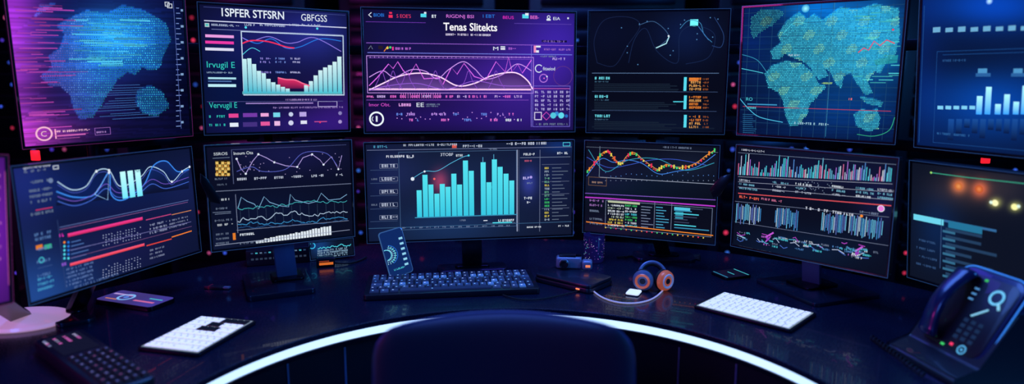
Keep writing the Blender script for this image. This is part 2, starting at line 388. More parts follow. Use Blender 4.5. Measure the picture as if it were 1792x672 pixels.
m.X(642,171,654,3.6,(245,120,220)); 
for i in range(13): m.X(660+i*20,171,676+i*20,4.2,random.choice([(245,110,220),(215,180,250),PK]),.95)
for i in range(18): m.V(702+i*4,163,172,.8,(240,130,230))
m.H(641,175,925,.8,(140,80,200)); m.T(646,186,683,5.5,'Imor Obt.',(215,80,210)); m.X(698,186,722,5,(245,170,250),1); m.T(729,187,742,7,'EE',WH); m.X(745,184,770,2.6,GY); m.X(746,187,768,2.2,GY)
m.O(659,208,11.2,2.8,(235,245,255),1.1); m.R(657.6,203,660.6,213,WH); m.P([(653,204),(651,208),(653,212)],1,WH)
for y,xs in ((200,(694,712,752,770,790,842,870,890)),(210,(716,730,772,812,855,882,905))):
    for x in xs: m.X(x,y+2,x+U(8,16),4.2,random.choice([WH,(200,150,250),PK,(110,150,250)]),1); 
for i in range(26): m.D(695+i*8.2,U(196,212),.9,(220,160,250))
m.V(930,78,222,1,(130,110,220)); m.B(932,150,998,222,.9,(120,110,220)); 
m.O(943,120,6.5,1.5,WH,1,a0=40,a1=320); m.T(950,123,971,6,'fitaeiod',WH); m.O(951,137,7,1.5,(190,120,230)); m.D(957,134,1.4,WH); m.D(952,137,1.2,PK); m.O(985,133,17,1,(110,60,150),.8); m.X(967,105,990,4,(220,190,250)); m.X(945,100,975,2.6,GY)
for j in range(5):
    for i in range(6): m.X(936+i*11,163+j*7.5,942+i*11,4,(200,190,250),.9,gap=0)
m.H(932,155,997,1,PK,.7); m.B(935,196,948,210,1.3,(235,225,255)); m.P([(949,203),(956,196),(963,203),(956,210),(949,203)],1.2,(225,80,200)); m.D(968,202,5.5,(90,215,240),.9); m.D(982,202,5.5,(100,225,245)); m.D(974,199,4,(60,150,230),.9); m.D(991,203,3,(40,110,200))
m.X(938,219,995,3.4,GY,.9); m.H(948,72,992,3.4,(20,14,60)); m.X(950,74,990,3.4,(170,130,240),.6)
m.done()

# ============================================================ D dark
m=Mon('computer_monitor',(1029,18),(1279,15),(1268,236),(1025,232),HT); mons['D']=m
m.bg(blobs((8,11,28),[(1200,60,60,50,(6,16,40)),(1060,60,60,50,(2,4,14)),(1150,220,150,30,(4,10,18))]),1)
m.P(cr([(1045,110),(1040,70),(1058,35),(1100,30),(1120,45),(1098,80),(1075,115),(1045,110)]),1,(24,36,74))
m.P(cr([(1100,110),(1110,70),(1130,50),(1150,90),(1185,110),(1190,60),(1215,45),(1250,60),(1240,100),(1200,112)]),1,(24,40,80))
m.P(cr([(1118,44),(1145,38),(1170,62),(1155,80)]),1.0,(60,95,140)); m.P([(1148,84),(1166,76),(1171,64)],1.8,(180,240,250)); m.R(1208,34,1222,46,(110,240,250),1.2); m.P(cr([(1190,50),(1205,36),(1225,40),(1232,60),(1246,74)]),1.0,(60,130,180)); m.D(1170,63,1.6,WH); m.P([(1222,46),(1240,70)],1,(60,120,190))
m.P(cr([(1250,30),(1266,60),(1262,82),(1246,80)]),1,(40,66,120)); 
for i in range(16): m.D(U(1045,1260),U(30,115),1,(90,150,210),.8)
m.H(1036,128,1258,1,(90,120,160)); m.H(1036,160,1256,.8,(60,80,120)); m.H(1036,193,1254,.8,(60,80,120)); m.H(1036,222,1250,2.2,(20,30,50))
for y in (140,172,206):
    m.X(1041,y-1,1070,4.6,(110,225,240),gap=.05); m.X(1041,y+4,1066,2.2,(70,110,140))
    for k in range(5): m.H(1040,y+7+k*3,U(1150,1190),1.6,(26,38,56),1)
    m.R(1197,y-5,1202,y+19,(90,225,245)); 
    for k in range(4): m.X(1206,y+k*6,1228,4,random.choice([OR,(240,170,90)]),.95); m.X(1230,y+k*6,1240,3,(200,110,60),.6)
m.P([(1178,178),(1196,178)],1.6,CY); m.R(1206,136,1222,142,(240,130,60),.8)
m.done()

# ============================================================ E teal world map
m=Mon('computer_monitor',(1299,10),(1590,-8),(1568,254),(1289,236),HT); mons['E']=m
africa=[(1338,128),(1350,114),(1375,106),(1402,110),(1420,124),(1432,146),(1446,150),(1430,168),(1416,182),(1412,200),(1396,218),(1382,221),(1374,200),(1370,176),(1360,160),(1344,152)]
euro=[(1352,104),(1348,88),(1366,74),(1360,60),(1376,36),(1398,20),(1412,32),(1424,24),(1440,34),(1470,12),(1500,16),(1530,6),(1572,14),(1574,62),(1566,96),(1548,110),(1540,128),(1530,124),(1518,142),(1526,162),(1514,166),(1500,146),(1488,128),(1476,132),(1472,154),(1462,146),(1452,124),(1442,118),(1448,132),(1432,140),(1418,118),(1404,106),(1386,100),(1372,92),(1364,104)]
aus=[(1494,200),(1508,190),(1524,194),(1534,188),(1540,206),(1536,224),(1520,230),(1498,220)]
isl=[(1504,168),(1528,172),(1545,178),(1540,186),(1515,180)]; grn=[(1314,30),(1330,16),(1360,14),(1372,22),(1350,44),(1326,58),(1318,70),(1312,50)]
m.bg(blobs((8,22,64),[(1450,110,110,90,(2,40,62)),(1540,70,60,80,(4,62,90)),(1420,10,60,30,(0,80,130)),(1500,30,70,40,(4,40,64)),(1480,200,110,40,(0,22,46)),(1310,60,40,60,(0,10,34))],.12,(africa,euro,aus,isl),(16,62,58)),1,140,110)
for i in range(13): m.V(1312+i*21,6,246,.6,(50,110,160),.5)
for i in range(11): m.H(1296,24+i*21,1582,.6,(50,110,160),.45)
for iy in range(2,236,3):
    for ix in range(1308,1578,3):
        x,y=ix+(iy%2)*1.5,iy
        for pl,g in ((africa,1),(euro,.95),(aus,.9),(isl,.8),(grn,.5)):
            if inside(x,y,pl):
                b=U(.45,1)*g
                hot=math.sin(x*.11+y*.05)*math.sin(y*.13)>.5
                m.R(x,y,x+2.0,y+2.0,(140,245,205) if hot else (75,212,228),b,1); break
m.Fl([(1530,105),(1572,96),(1570,110),(1532,114)],(50,200,225),.5,1)
for i in range(30):
    y=U(20,150); x=U(1480,1560); m.H(x,y,min(1578,x+U(10,40)),1.5,(90,235,245),U(.4,.9))
m.P([(1502,92),(1512,84),(1520,88),(1530,72),(1540,80),(1552,70),(1566,76)],1.8,(225,80,110)); m.D(1410,15,7,(150,240,255),1.2,c2=(20,140,200)); m.P([(1410,15),(1412,3)],1,CY); m.P(cr([(1370,60),(1390,40),(1412,42)]),.8,CY)
m.H(1300,186,1560,1,(200,70,100),.8); m.H(1308,182,1360,2,(60,150,200)); m.X(1390,217,1452,4,(160,210,230),.9); m.X(1307,190,1330,3.5,CY,.8); m.T(1306,176,1317,6,'RO',CY,.8)
m.P(cr([(1293,170),(1310,190),(1330,205),(1370,214)]),1.3,(80,200,240)); m.P(cr([(1298,120),(1318,124),(1336,128)]),1,CY)
m.P(cr([(1297,95),(1325,105),(1345,130),(1365,150)]),1,(60,170,210),.8); m.V(1461,4,240,.8,(60,150,190),.8); m.X(1438,147,1458,3,(170,220,120)); m.P(cr([(1500,235),(1530,238),(1556,228),(1566,205)]),1,(60,200,150),.8)
m.X(1480,175,1492,3.5,(250,120,120)); m.D(1563,52,1.6,RD); m.X(1380,98,1400,3,WH,.8)
for i in range(10): m.H(1300,200+i*3.5,1316+U(0,10),.8,(50,130,190),.7)
m.done()

# ============================================================ F right top
m=Mon('computer_monitor',(1614,-22),(1920,-60),(1896,288),(1597,257),HT*1.04); mons['F']=m
m.bg(blobs((8,24,64),[(1740,10,110,40,(0,44,120)),(1740,180,120,60,(0,44,100)),(1610,100,40,160,(0,6,24)),(1700,110,100,30,(0,-6,-16))]),1.1)
for i in range(13): m.R(1633+i*22,48+(i%2)*1.5-i*.5,1646+i*22,57-i*.5,(120,190,235),.85)
m.D(1732,2,6,(190,235,255),1.3,c2=(20,90,200)); m.H(1650,96,1800,.8,(30,80,150)); m.V(1618,10,250,1,(30,80,150))
for i in range(5): m.R(1641+i*14,185,1651+i*14,191,(130,215,255),1)
for x,t in ((1710,168),(1726,152),(1742,182),(1758,165),(1774,178),(1790,150),(1806,170),(1822,140),(1838,160)): m.R(x,t,x+10,200,(160,230,255),1.35,1,(50,150,245))
for x,t in ((1712,120),(1774,120)): m.R(x,t,x+16,t+10,(90,170,230),.8); m.R(x-4,t+8,x+22,t+14,(60,130,210),.6)
for i in range(11): m.R(1660+i*14,208,1670+i*14,208+U(8,38),(30,90,180),.8,1,(12,30,80))
m.B(1640,90,1880,250,.8,(30,80,150)); m.X(1640,235,1700,4,(60,130,210),.6); m.X(1650,108,1690,4,(60,120,200),.5)
m.done()

# ============================================================ G left bottom
m=Mon('computer_monitor',(13,290),(337,257),(348,440),(52,536),HB,bez=.006); mons['G']=m
m.bg(blobs((12,20,50),[(30,300,70,120,(16,18,54)),(160,330,130,40,(0,10,34)),(60,520,120,80,(20,50,90)),(330,330,60,60,(8,8,20)),(220,420,90,60,(10,4,20))]),1.05)
m.T(40,296,88,6,'SJUAFNAB BOB',WH,.9); m.B(92,290,102,297,1.2,WH,.8); m.X(42,303,84,3.4,GY,.9); m.H(20,288,330,1,(60,80,140))
c1=[(100,318),(125,332),(150,326),(168,300),(190,298),(210,326),(245,310),(262,292),(285,300),(300,318),(318,300),(331,292)]
c2=[(98,335),(130,345),(165,340),(190,302),(194,340),(215,350),(250,325),(268,290),(290,282),(310,300),(330,296)]
c3=[(100,352),(130,360),(160,350),(185,330),(205,345),(240,340),(265,322),(290,330),(330,318)]
for cc,col,w in ((c1,(190,225,255),1.4),(c2,(60,140,245),2),(c3,(70,110,220),1.2)): m.P(cr(cc),w,col,1.05)
m.P(cr([(p[0],p[1]+5) for p in c1]),1,(70,90,190)); m.P(cr([(p[0],p[1]-8) for p in c3]),1,(120,90,210)); 
m.P([(165,340),(190,302),(188,350),(165,340)],1.1,(150,200,255)); m.A(cr(c2),lambda x:360-(x-100)*.13,(20,44,110),(14,20,50),.9,1)
for q in (c1[3],c1[4],c2[3],c1[9],c1[10],c1[11]): m.D(q[0],q[1],2.4,WH)
for x in (209,222,235): m.R(x,301-(x-209)*.12,x+9.5,349-(x-209)*.15,(190,248,252),1.15,3,(110,225,245))
m.T(237,302,248,5,'NFD',(20,60,90),1,L=4)
for i,y in enumerate((322,337,347,357,378)): m.X(50+i,y,90+i,4,(120,140,170),.8)
m.D(88,316,4,(110,130,170)); m.H(62,368,92,1.4,(220,60,110)); 
m.H(104,402,333,1,(140,90,150))
m.H(104,398,334,1.2,(90,110,170)); m.R(118,409,252,415,(245,60,150),1.1,1,(200,40,90)); m.H(255,385,300,1.6,(200,70,130)); m.H(300,376,335,1.2,(220,140,90))
m.P([(122,438),(334,388)],1,(110,110,170)); m.R(122,461,256,466,(250,90,130),1.1,1,(220,60,60)); m.P([(256,430),(300,418)],2,(230,70,60)); m.P([(300,415),(335,404)],2,(250,130,50))
m.P([(122,452),(335,396)],.8,(120,80,130))
for (x0,y0,x1,sl) in ((180,412,246,-.22),(180,468,246,-.3)):
    for j in range(5):
        for x in range(x0,x1,5): 
            if rnd()<.8: m.D(x,y0+j*4.4+(x-x0)*sl,1.05,(180,190,235),.9,n=5)
for j in range(3):
    m.X(262,396+j*7,294,3.6,(170,180,220),.8); m.X(262,440+j*7,288,3.2,(150,160,200),.7); m.X(296,388+j*6,330,3,(160,170,210),.7)
for j in range(5): m.D(112,424+j*7,2,random.choice([BL,CY,OR])); m.D(119,424+j*7,2,random.choice([BL,CY])); m.H(124,424+j*7,U(140,165),1.4,(80,120,190))
for j in range(5): m.X(116,474+j*7,165,3.4,(100,130,190),.9); 
m.X(104,415,112,5,MG); m.X(108,466,118,5,(150,90,220)); m.V(100,385,510,.8,(50,70,120))
for j,y in enumerate((414,422,440,462,486)): m.X(60+j*1.5,y,90,4.4,(90,130,190),.9)
m.R(62,430,74,438,OR,.8); m.R(77,429,90,437,(60,200,160),.8); m.O(72,455,4,1.3,CY,.8); m.H(66,470,92,1,(60,90,150)); m.X(130,505,210,4,(90,120,180),.8)
for j in range(3): m.X(66,492+j*9,98,4,(80,180,230),.8)
m.done()

# ============================================================ H
m=Mon('computer_monitor',(356,253),(615,245),(621,413),(370,442),.276,bez=.006); mons['H']=m
m.bg(blobs((10,14,34),[(500,270,110,40,(12,10,36)),(480,370,120,40,(2,6,16)),(380,430,60,30,(6,10,20))]),1)
m.R(376,281,402,309,(40,30,12)); 
for j in range(5):
    for i in range(5):
        if (i+j)%2==0: m.R(377+i*5,283+j*5,382+i*5,288+j*5,(240,200,110),.95)
        elif rnd()<.5: m.D(379.5+i*5,285+j*5.4,1.4,(220,150,60))
m.T(374,272,398,4.5,'SSROS',WH,.8); m.H(372,277,402,.8,GY); m.T(409,271,443,5,'Inoum Ota',WH,.9); m.H(405,262,606,.8,(70,80,130)); m.V(405,262,322,1,(90,100,140)); m.V(412,340,408,1,(120,130,160))
m.X(376,315,400,3,GY,.8); m.X(378,325,398,2.6,GY,.6)
p=[(414,278),(422,296),(430,304),(442,282),(452,270),(466,276),(480,284),(500,290),(520,292),(530,276),(546,270),(560,280),(566,288),(580,274),(592,296),(598,272)]
m.P(p,1.1,(190,170,240)); m.P(cr([(414,300),(440,292),(460,300),(500,296),(530,268),(570,268),(590,290)]),1,(90,100,200)); 
for q in p[::2]: m.D(q[0],q[1],1.8,WH)
for i in range(30): m.D(U(414,600),U(268,305),.8,(200,180,240),.8,n=5)
for i,x in enumerate((412,445,480,510,545,580)): m.X(x,316-i*1.5,x+22,4,(210,220,240),.9)
m.P([(374,335),(617,321)],1,(120,130,160)); m.X(376,352,402,3.4,WH,.8); m.X(378,367,402,3,GY,.8); m.H(376,375,404,.8,GY)
def nz(x0,x1,y0,y1,a,n,seed):
    r=random.Random(seed); o=[];v=0
    for i in range(n+1):
        v=.7*v+r.uniform(-1,1)*a; o.append((x0+(x1-x0)*i/n,y0+(y1-y0)*i/n+v))
    return o
m.P([(416,365),(422,345),(432,352),(445,357),(452,366),(462,344),(472,354),(490,360),(505,362),(508,340),(516,350),(540,356),(555,352),(562,338),(575,350),(595,348),(607,340)],1.1,(130,180,220)); m.P(nz(416,607,366,350,2.6,50,1),1,(70,190,200),.9)
m.P(nz(416,608,384,366,3.6,60,2),1.2,(180,205,230)); m.P(nz(416,608,394,380,3,50,3),1.1,(60,150,210)); m.P(nz(416,608,400,386,1.5,50,4),.9,(40,90,150))
for i in range(13): m.V(420+i*15,366-i*1.1,398-i*1.1,.6,(60,80,110),.7)
m.P([(414,403),(610,386)],.9,(120,130,160)); m.P([(372,372),(404,370)],.8,GY)
m.X(376,388,408,3,GY,.8); m.X(378,396,408,3.4,WH,.7); m.R(407,408,412,420,OR,.8); m.X(420,413,445,4,WH,.9)
for i in range(27): 
    x=448+i*4.9; yb=426-(x-448)*.115; m.R(x,yb-(5+i*.4+U(-1,1)),x+3.9,yb,(230,240,250),1)
m.P([(376,430),(612,402)],.9,(150,160,190)); 
for j in range(3): m.X(378,412+j*8,402,3,GY,.7)
m.X(420,428,470,3,GY,.8)
m.done()

# ============================================================ I centre bar chart
m=Mon('computer_monitor',(637,250),(1005,243),(1003,413),(641,426),HB-.006,bez=.006); mons['I']=m
m.bg(blobs((16,22,44),[(780,400,120,40,(8,24,44)),(690,300,50,50,(10,12,30)),(770,318,14,20,(130,26,32)),(820,310,110,60,(8,16,30)),(960,300,60,80,(4,6,22)),(655,330,30,120,(-2,0,10)),(925,320,14,24,(30,30,80)),(980,255,30,12,(0,20,50))]),1)
m.H(642,263,1000,1,(110,120,160)); m.X(648,259,680,4,(90,180,220),.8); m.X(706,256,800,3.6,(200,210,230),.8); m.X(810,258,850,4.4,(200,210,230),.9); m.R(791,253,799,259,(220,90,80)); m.X(883,254,960,4.6,(210,220,240),.9); m.X(855,262,870,3,GY); m.B(985,249,998,256,1,CY,.9)
m.X(676,276,724,4,(230,235,250),.9); m.T(771,273,793,5,'3TOBF',(220,230,250),.9); m.X(798,274,812,4,WH,.8)
m.B(697,266,904,403,.8,(70,100,140)); m.H(712,276,722,1,WH)
m.V(905,262,405,1.8,(150,160,190)); m.V(1000-55,262,405,1,(100,110,140)); m.V(908,262,405,.7,(80,90,120))
xs=[(729,333),(739.2,306),(749.5,323),(760,339),(769.5,322),(779.5,327),(789.7,304),(799.7,323),(810,281),(820.2,299),(841,284),(851.2,319),(860.7,279),(870.7,292),(881,304),(891,316)]
for x,t in xs: m.R(x,t,x+8.8,380-(x-729)*.032,(85,228,242),1.05,2,(55,200,228))
m.H(726,381,905,1.6,(60,150,190)); 
m.P(cr([(721,313),(743,300),(765,299),(790,285),(812,274),(820,273)]),1,(90,190,230)); m.D(722,313,3.2,WH); m.D(743,300,1.8,WH); m.D(820,272,1.8,CY); m.D(760,313,2,(250,100,100)); m.V(845,275,300,1,(90,180,220)); m.V(864,270,290,1,(90,180,220))
m.R(860,325,868,330,(40,120,140)); m.R(845,352,850,356,(40,120,140))
m.X(805,387,818,3,GY,.9); m.H(846,386,853,1.4,WH); m.H(862,390,896,2,CY); m.X(872,388,902,4.2,WH,.9); m.H(850,391,902,.8,(90,120,160))
for i in range(14): m.X(704+i*14,400-i*.3,712+i*14,2.6,(120,140,180),.8)
for i,y in enumerate((290,313,335,358,380)):
    m.X(668,y+3,695,5.4,(190,200,225),.9,gap=.05); m.B(664,y-3,696,y+5,.8,(110,120,150)); m.H(648,y+8,696,.8,(60,80,120)); 
    if i%2: m.X(650,y+2,661,3,GY,.7)
m.X(916,272,936,4,WH,.8); m.X(975,270,996,4,WH,.9); m.H(910,276,998,.8,GY); m.X(918,283,930,3,(200,90,120)); m.X(912,314,926,4.6,(200,190,250)); m.D(929,310,2.5,(180,160,240)); m.X(920,322,932,3,GY); m.X(914,349,932,4.4,WH,.9); m.X(922,356,930,4,WH,.8)
for j in range(16): m.X(953,296+j*6,961,3.6,random.choice([GR,YE,(180,200,220),(120,200,160)]),.75,gap=0); m.H(966,294+j*6,U(976,995),1.2,(110,125,150),.8)
for y in (288,318,340,365): m.H(948,y,996,.8,(90,100,130))
m.H(642,400,1000,.9,(60,100,140)); m.X(920,399,948,2.8,WH,.8); m.X(975,397,996,3,WH,.9); 
m.done()

# ============================================================ J
m=Mon('computer_monitor',(1023,247),(1263,252),(1250,430),(1020,406),HB,bez=.006); mons['J']=m
m.bg(blobs((11,14,30),[(1200,290,70,30,(10,14,20)),(1060,300,60,40,(10,6,20)),(1100,330,120,30,(0,8,10)),(1070,400,80,20,(14,6,20))]),1)
base=[(1027,300),(1040,286),(1052,270),(1064,264),(1074,276),(1086,286),(1098,272),(1110,267),(1124,278),(1140,290),(1152,296),(1166,288),(1182,292),(1200,292),(1220,284),(1236,272),(1252,262)]
bc=cr(base,7)
m.P(bc,1.1,(230,160,80))
for i,q in enumerate(bc):
    if i%2: m.R(q[0]-1.2,q[1]+U(-4.5,2.5),q[0]+1.6,q[1]+U(3,4),random.choice([RD,YE,GR,OR,(240,90,60),YE]),.95,3)
m.P(cr([(p[0],p[1]+8) for p in base[::2]]),1,(70,140,240)); m.P(cr([(p[0],290-(p[1]-270)*.5) for p in base[::3]]),1,(60,90,200)); m.P(cr([(1030,262),(1060,300),(1100,280),(1150,278),(1200,298),(1250,285)]),1,(60,170,200),.9)
m.V(1050,256,310,.8,(120,140,160)); m.H(1026,257,1258,.8,(90,100,120)); m.X(1160,259,1210,3.2,GY,.8); m.H(1050,310,1255,1,(150,160,180)); 
for i in range(22): m.D(1060+i*9,316,.9,GY,n=5); m.D(1060+i*9,305+U(-4,4),.8,(90,140,220),n=5)
m.B(1030,309,1062,324,.8,(120,90,70)); m.X(1034,320,1056,3.2,(200,160,140),.7)
m.P([(1024,338),(1254,350)],1.2,(130,90,200)); m.P([(1024,345),(1062,347),(1254,361)],2.2,(190,60,210))
for j,y in enumerate((352,360,370,384,392)): m.X(1032,y,1056,3.6,(170,120,200) if j<2 else GY,.9)
m.R(1064,350,1120,354,(210,220,180),.8); 
for j in range(8):
    y=360+j*5
    m.X(1064,y,1092,3.2,random.choice([WH,(200,220,200),YE]),.9); m.X(1094,y+1,1116,3.2,random.choice([CY,WH,GR]),.8); m.H(1122,y+1.5,U(1130,1144),1.4,GY,.9); m.H(1148,y+2.5,U(1156,1172),1.4,(80,180,220),.9); m.H(1180,y+3,U(1200,1242),1.8,random.choice([(60,70,100),CY,(60,150,190),(60,70,100)]),.9)
m.R(1180,362,1208,367,(90,210,240),.9); m.R(1182,370,1196,384,(60,170,200),.7); m.B(1060,350,1248,398,.8,GY); m.V(1146,354,400,.8,GY); m.V(1176,354,402,.8,GY)
m.P([(1026,388),(1100,396),(1248,412)],1.6,OR); 
for i in range(20): m.D(1060+i*9,398+i*.95,1.2,random.choice([YE,RD,GR,OR]))
m.done()

# ============================================================ K
m=Mon('computer_monitor',(1288,253),(1576,275),(1553,487),(1280,430),HB,bez=.006); mons['K']=m
m.bg(blobs((11,14,32),[(1420,300,150,40,(6,8,24)),(1540,360,40,50,(10,10,30)),(1400,440,120,40,(2,14,24))]),1)
m.X(1294,263,1340,3.4,(210,215,235),.8); m.P([(1292,267),(1570,288)],.8,GY,.8)
for i in range(106):
    x=1293+i*2.55; yb=306+(x-1293)*.045; h=U(8,22)+(12 if rnd()<.3 else 0)+7*math.sin(i*.25)
    m.V(x,yb-max(6,h),yb,1.25,random.choice([WH,(200,210,240),CY,(240,120,170),(90,150,230),(110,200,235),CY,(180,120,230)]),.9)
for j in range(3): m.P([(1292,309+j*9),(1562,322+j*14)],.8,(150,155,180))
for r in range(3):
    for k,x in enumerate((1294,1352,1392,1456,1498,1536)): m.X(x,316+r*7+(x-1294)*.07,x+U(20,34),3.4,random.choice([WH,(190,200,220),(120,190,220)]),.9)
for i in range(40): m.D(U(1394,1456),U(318,338),.9,GY,n=5)
m.P([(1292,338),(1560,360)],1.8,(215,80,90)); m.X(1294,346,1330,5,(240,100,80),1); m.X(1330,349,1370,4,(220,120,160),.9); m.X(1410,366,1500,4.6,(225,230,245),.95); m.X(1505,372,1540,3.4,GY); m.D(1542,365,5,(240,130,225)); m.O(1542,365,5,1,WH); m.D(1508,378,2.4,OR)
for g in ((1290,1334),(1358,1398),(1440,1482),(1488,1546)):
    x=g[0]
    while x<g[1]:
        t=354+(x-1290)*.105; m.V(x,t+U(0,8),t+U(28,40),1.25,random.choice([(110,200,240),(70,150,220),(190,220,245),(100,120,200)]),.95); x+=2.6
for j in range(2): m.P([(1286,352+j*36),(1556,380+j*50)],.8,(110,120,150))
r=random.Random(11)
for c,y in (((200,80,220),406),((90,200,235),410),((200,215,250),414),((80,120,220),420)):
    x=1290
    while x<1530:
        w=r.uniform(8,22); yy=y+(x-1288)*.12+r.uniform(-4,4); m.P([(x,yy),(x+w*.5,yy+r.uniform(-2,6)),(x+w,yy+r.uniform(0,8))],1.2,c,.85); x+=w+r.uniform(14,44)
for i in range(44): x=U(1290,1530); m.X(x,412+(x-1290)*.14+U(-6,12),x+U(8,18),3.2,random.choice([(200,110,230),WH,CY,GY,(90,150,220)]),.8)
for x,y in ((1340,415),(1496,440)): m.P([(x,y),(x+14,y-8)],3,(200,90,220)); m.P([(x,y+8),(x+8,y)],2,(200,90,220)); m.D(x+4,y+3,3,(150,60,190))
m.X(1292,440-8,1350,3,GY,.7)
m.done()

# ============================================================ L
m=Mon('computer_monitor',(1596,276),(1880,317),(1870,565),(1585,487),HB,bez=.006); mons['L']=m
m.bg(blobs((14,20,38),[(1678,325,13,13,(200,90,30)),(1715,331,14,14,(190,70,25)),(1690,330,60,30,(40,22,10)),(1742,355,10,8,(160,160,60)),(1777,362,10,8,(160,160,60)),(1640,400,40,60,(0,16,40)),(1760,330,60,40,(20,16,14))]),1)
m.D(1678,326,7,(250,160,90),1,c2=(200,100,50)); m.D(1714,331,7,(250,140,80),1,c2=(190,80,40)); m.D(1742,355,5.5,(255,250,190),1.1); m.D(1776,362,5.5,(255,250,170),1.1); m.D(1735,354,3,(230,255,240)); m.D(1783,361,3,(230,255,240))
m.P([(1630,302),(1690,310),(1800,322)],1.4,(60,170,140)); m.D(1630,302,2,(170,240,120))
m.R(1599,374,1652,384,(110,215,240),1.05); m.R(1652,384,1745,388,(60,120,180),.8); m.R(1660,386,1720,398,(50,150,200),.6)
for i in range(7): m.R(1655,398+i*13,U(1700,1760),403+i*13,(60,100,150),.4); m.R(1650+0,402+i*13,1672,406+i*13,(80,160,210),.45)
m.V(1648,384,470,1,(60,90,140)); 
for i in range(4): m.X(1604,420+i*14,1640,4,(70,110,170),.6)
m.done()

# ============================================================ far-left sliver
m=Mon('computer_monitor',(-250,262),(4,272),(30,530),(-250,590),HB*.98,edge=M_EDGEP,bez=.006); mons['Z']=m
m.bg(blobs((30,12,60),[(0,400,40,200,(44,12,56)),(-100,400,120,150,(60,10,90))]),1)
m.V(8,300,500,1.2,(200,90,180),.8)
for i in range(9): m.X(-60,310+i*22,2,5,(220,120,220),.7)
for i in range(8): m.R(-200+i*16,470-U(20,140),-190+i*16,480,(180,80,230),.9)
m.done()

# ------------------------------------------------------------ stands for lower monitors
def stand(m,basequad,topoff=.0,neckw=.05,neckt=.014,col=None,rb=.02,foot=None,thick=.01,topz=-.12):
    q=[onz(*p,DZ+thick) for p in basequad]; c=sum(q,Vector())/4
    U_=((q[1]-q[0])+(q[2]-q[3]))/2; V_=((q[3]-q[0])+(q[2]-q[1]))/2; ang=math.atan2(U_.y,U_.x); w=U_.length; u=U_.normalized(); h=(V_-u*V_.dot(u)).length
    T=m.inv@Tm(c.x,c.y,0)@Matrix.Rotation(ang,4,'Z')
    prism('stand_base',rrect(w,h,min(rb,h*.45)),DZ,DZ+thick,T,M_BASE,m.e,.002)
    prism('base_collar',rrect(w*.5,h*.4,min(rb,h*.15)),DZ+thick,DZ+thick+.006,m.inv@Tm(foot[0] if foot else c.x,foot[1] if foot else c.y,0)@Matrix.Rotation(ang,4,'Z'),M_METAL,m.e,.002)
    f=Vector(foot) if foot else c
    back=m.M@Vector((topoff,.032,m.h*topz))
    a=m.inv@Vector((f.x,f.y,DZ+thick-.001)); b=m.inv@back; s_=Vector((1,0,0))
    beam('stand_neck',a,b,neckw,neckt,col or M_METAL,m.e,s_)
    return c
stand(mons['H'],[(408,482),(528,468),(558,504),(450,517)],neckw=.055,neckt=.02,rb=.012,foot=onz(503,494),topoff=-.012,thick=.016,col=M_NECK)
stand(mons['I'],[(770,462),(880,458),(892,470),(762,476)],neckw=.06,rb=.02)
stand(mons['J'],[(1112,438),(1208,440),(1222,456),(1104,452)],neckw=.045,rb=.03)
stand(mons['K'],[(1312,488),(1440,474),(1532,516),(1436,532)],neckw=.05,rb=.015,foot=onz(1420,503),col=M_NECK)
stand(mons['G'],[(95,522),(160,520),(172,552),(102,572)],neckw=.05,rb=.02)
stand(mons['L'],[(1640,500),(1740,512),(1790,548),(1690,548)],neckw=.05,rb=.02)
Z=mons['Z']; c=onz(40,563,DZ); T=Z.inv@Tm(c.x,c.y,DZ)@Matrix.Diagonal((1.0,.75,1,1))
lathe('stand_base',[(0,0),(.105,0),(.11,.004),(.106,.011),(.06,.016),(0,.018)],T,M_WHITE,Z.e,48)
beam('stand_neck',Z.inv@Vector((c.x,c.y,DZ+.01)),Vector((.03,.03,-Z.h*.2)),.04,.012,M_METAL,Z.e)
for k,pts in (('H',[(350,303),(362,312),(384,345),(384,356),(366,352),(350,318)]),('J',[(1262,308),(1280,303),(1280,312),(1262,340),(1250,348),(1243,330)])):
    mm=mons[k]; loc=[mm.mp(*p) for p in pts]; T=Matrix(((1,0,0,0),(0,0,-1,0),(0,1,0,0),(0,0,0,1)))
    prism('clip_on_bracket',loc,.004,.012,T,M_BEZ,mm.e,.001)

# ------------------------------------------------------------ rack carrying upper monitors
rack=empty('monitor_mounting_rack'); tops=['A','B','C','D','E','F']; pts=[]
for k in tops:
    mm=mons[k]; n=(mm.M.to_3x3()@Vector((0,1,0))); n.z=0; n.normalize()
    p=mm.M@Vector((0,.042,0)); q=p+n*.17; pts.append((q,p,n,mm))
    lathe('post',[(0,DZ),(.05,DZ),(.05,DZ+.008),(.018,DZ+.012),(.018,1.5),(0,1.5)],Tm(q.x,q.y,0),M_METAL,rack,20)
    beam('arm',q,p,.05,.03,M_METAL,rack,Vector((0,0,1)))
    box('vesa_plate',(.1,.006,.1),mm.M@Tm(0,.044,0),M_METAL,rack,.001)
for i in range(len(pts)-1):
    a,b=pts[i][0],pts[i+1][0]
    for z in (1.14,1.42): beam('rail',(a.x,a.y,z),(b.x,b.y,z),.03,.03,M_METAL,rack,Vector((0,0,1)))
for x in (372,480,1130,1452,1400): 
    p=min(pts,key=lambda t:abs(proj(t[0])[0]-x)); 
    box('gap_bracket',(.09,.02,.05),Tm(p[0].x+U(-.05,.05),p[0].y-.03,1.14),M_METAL,rack,.003)
M_RL=mat('red_status_lamp',(120,10,20),.4,em=(235,30,45),es=1.1)
for x,y in ((62,272),(1725,277)):
    p=CAM+ray(x,y)*2.08
    box('status_light',(.026,.01,.032),Tm(*p),M_RL,rack,.003)

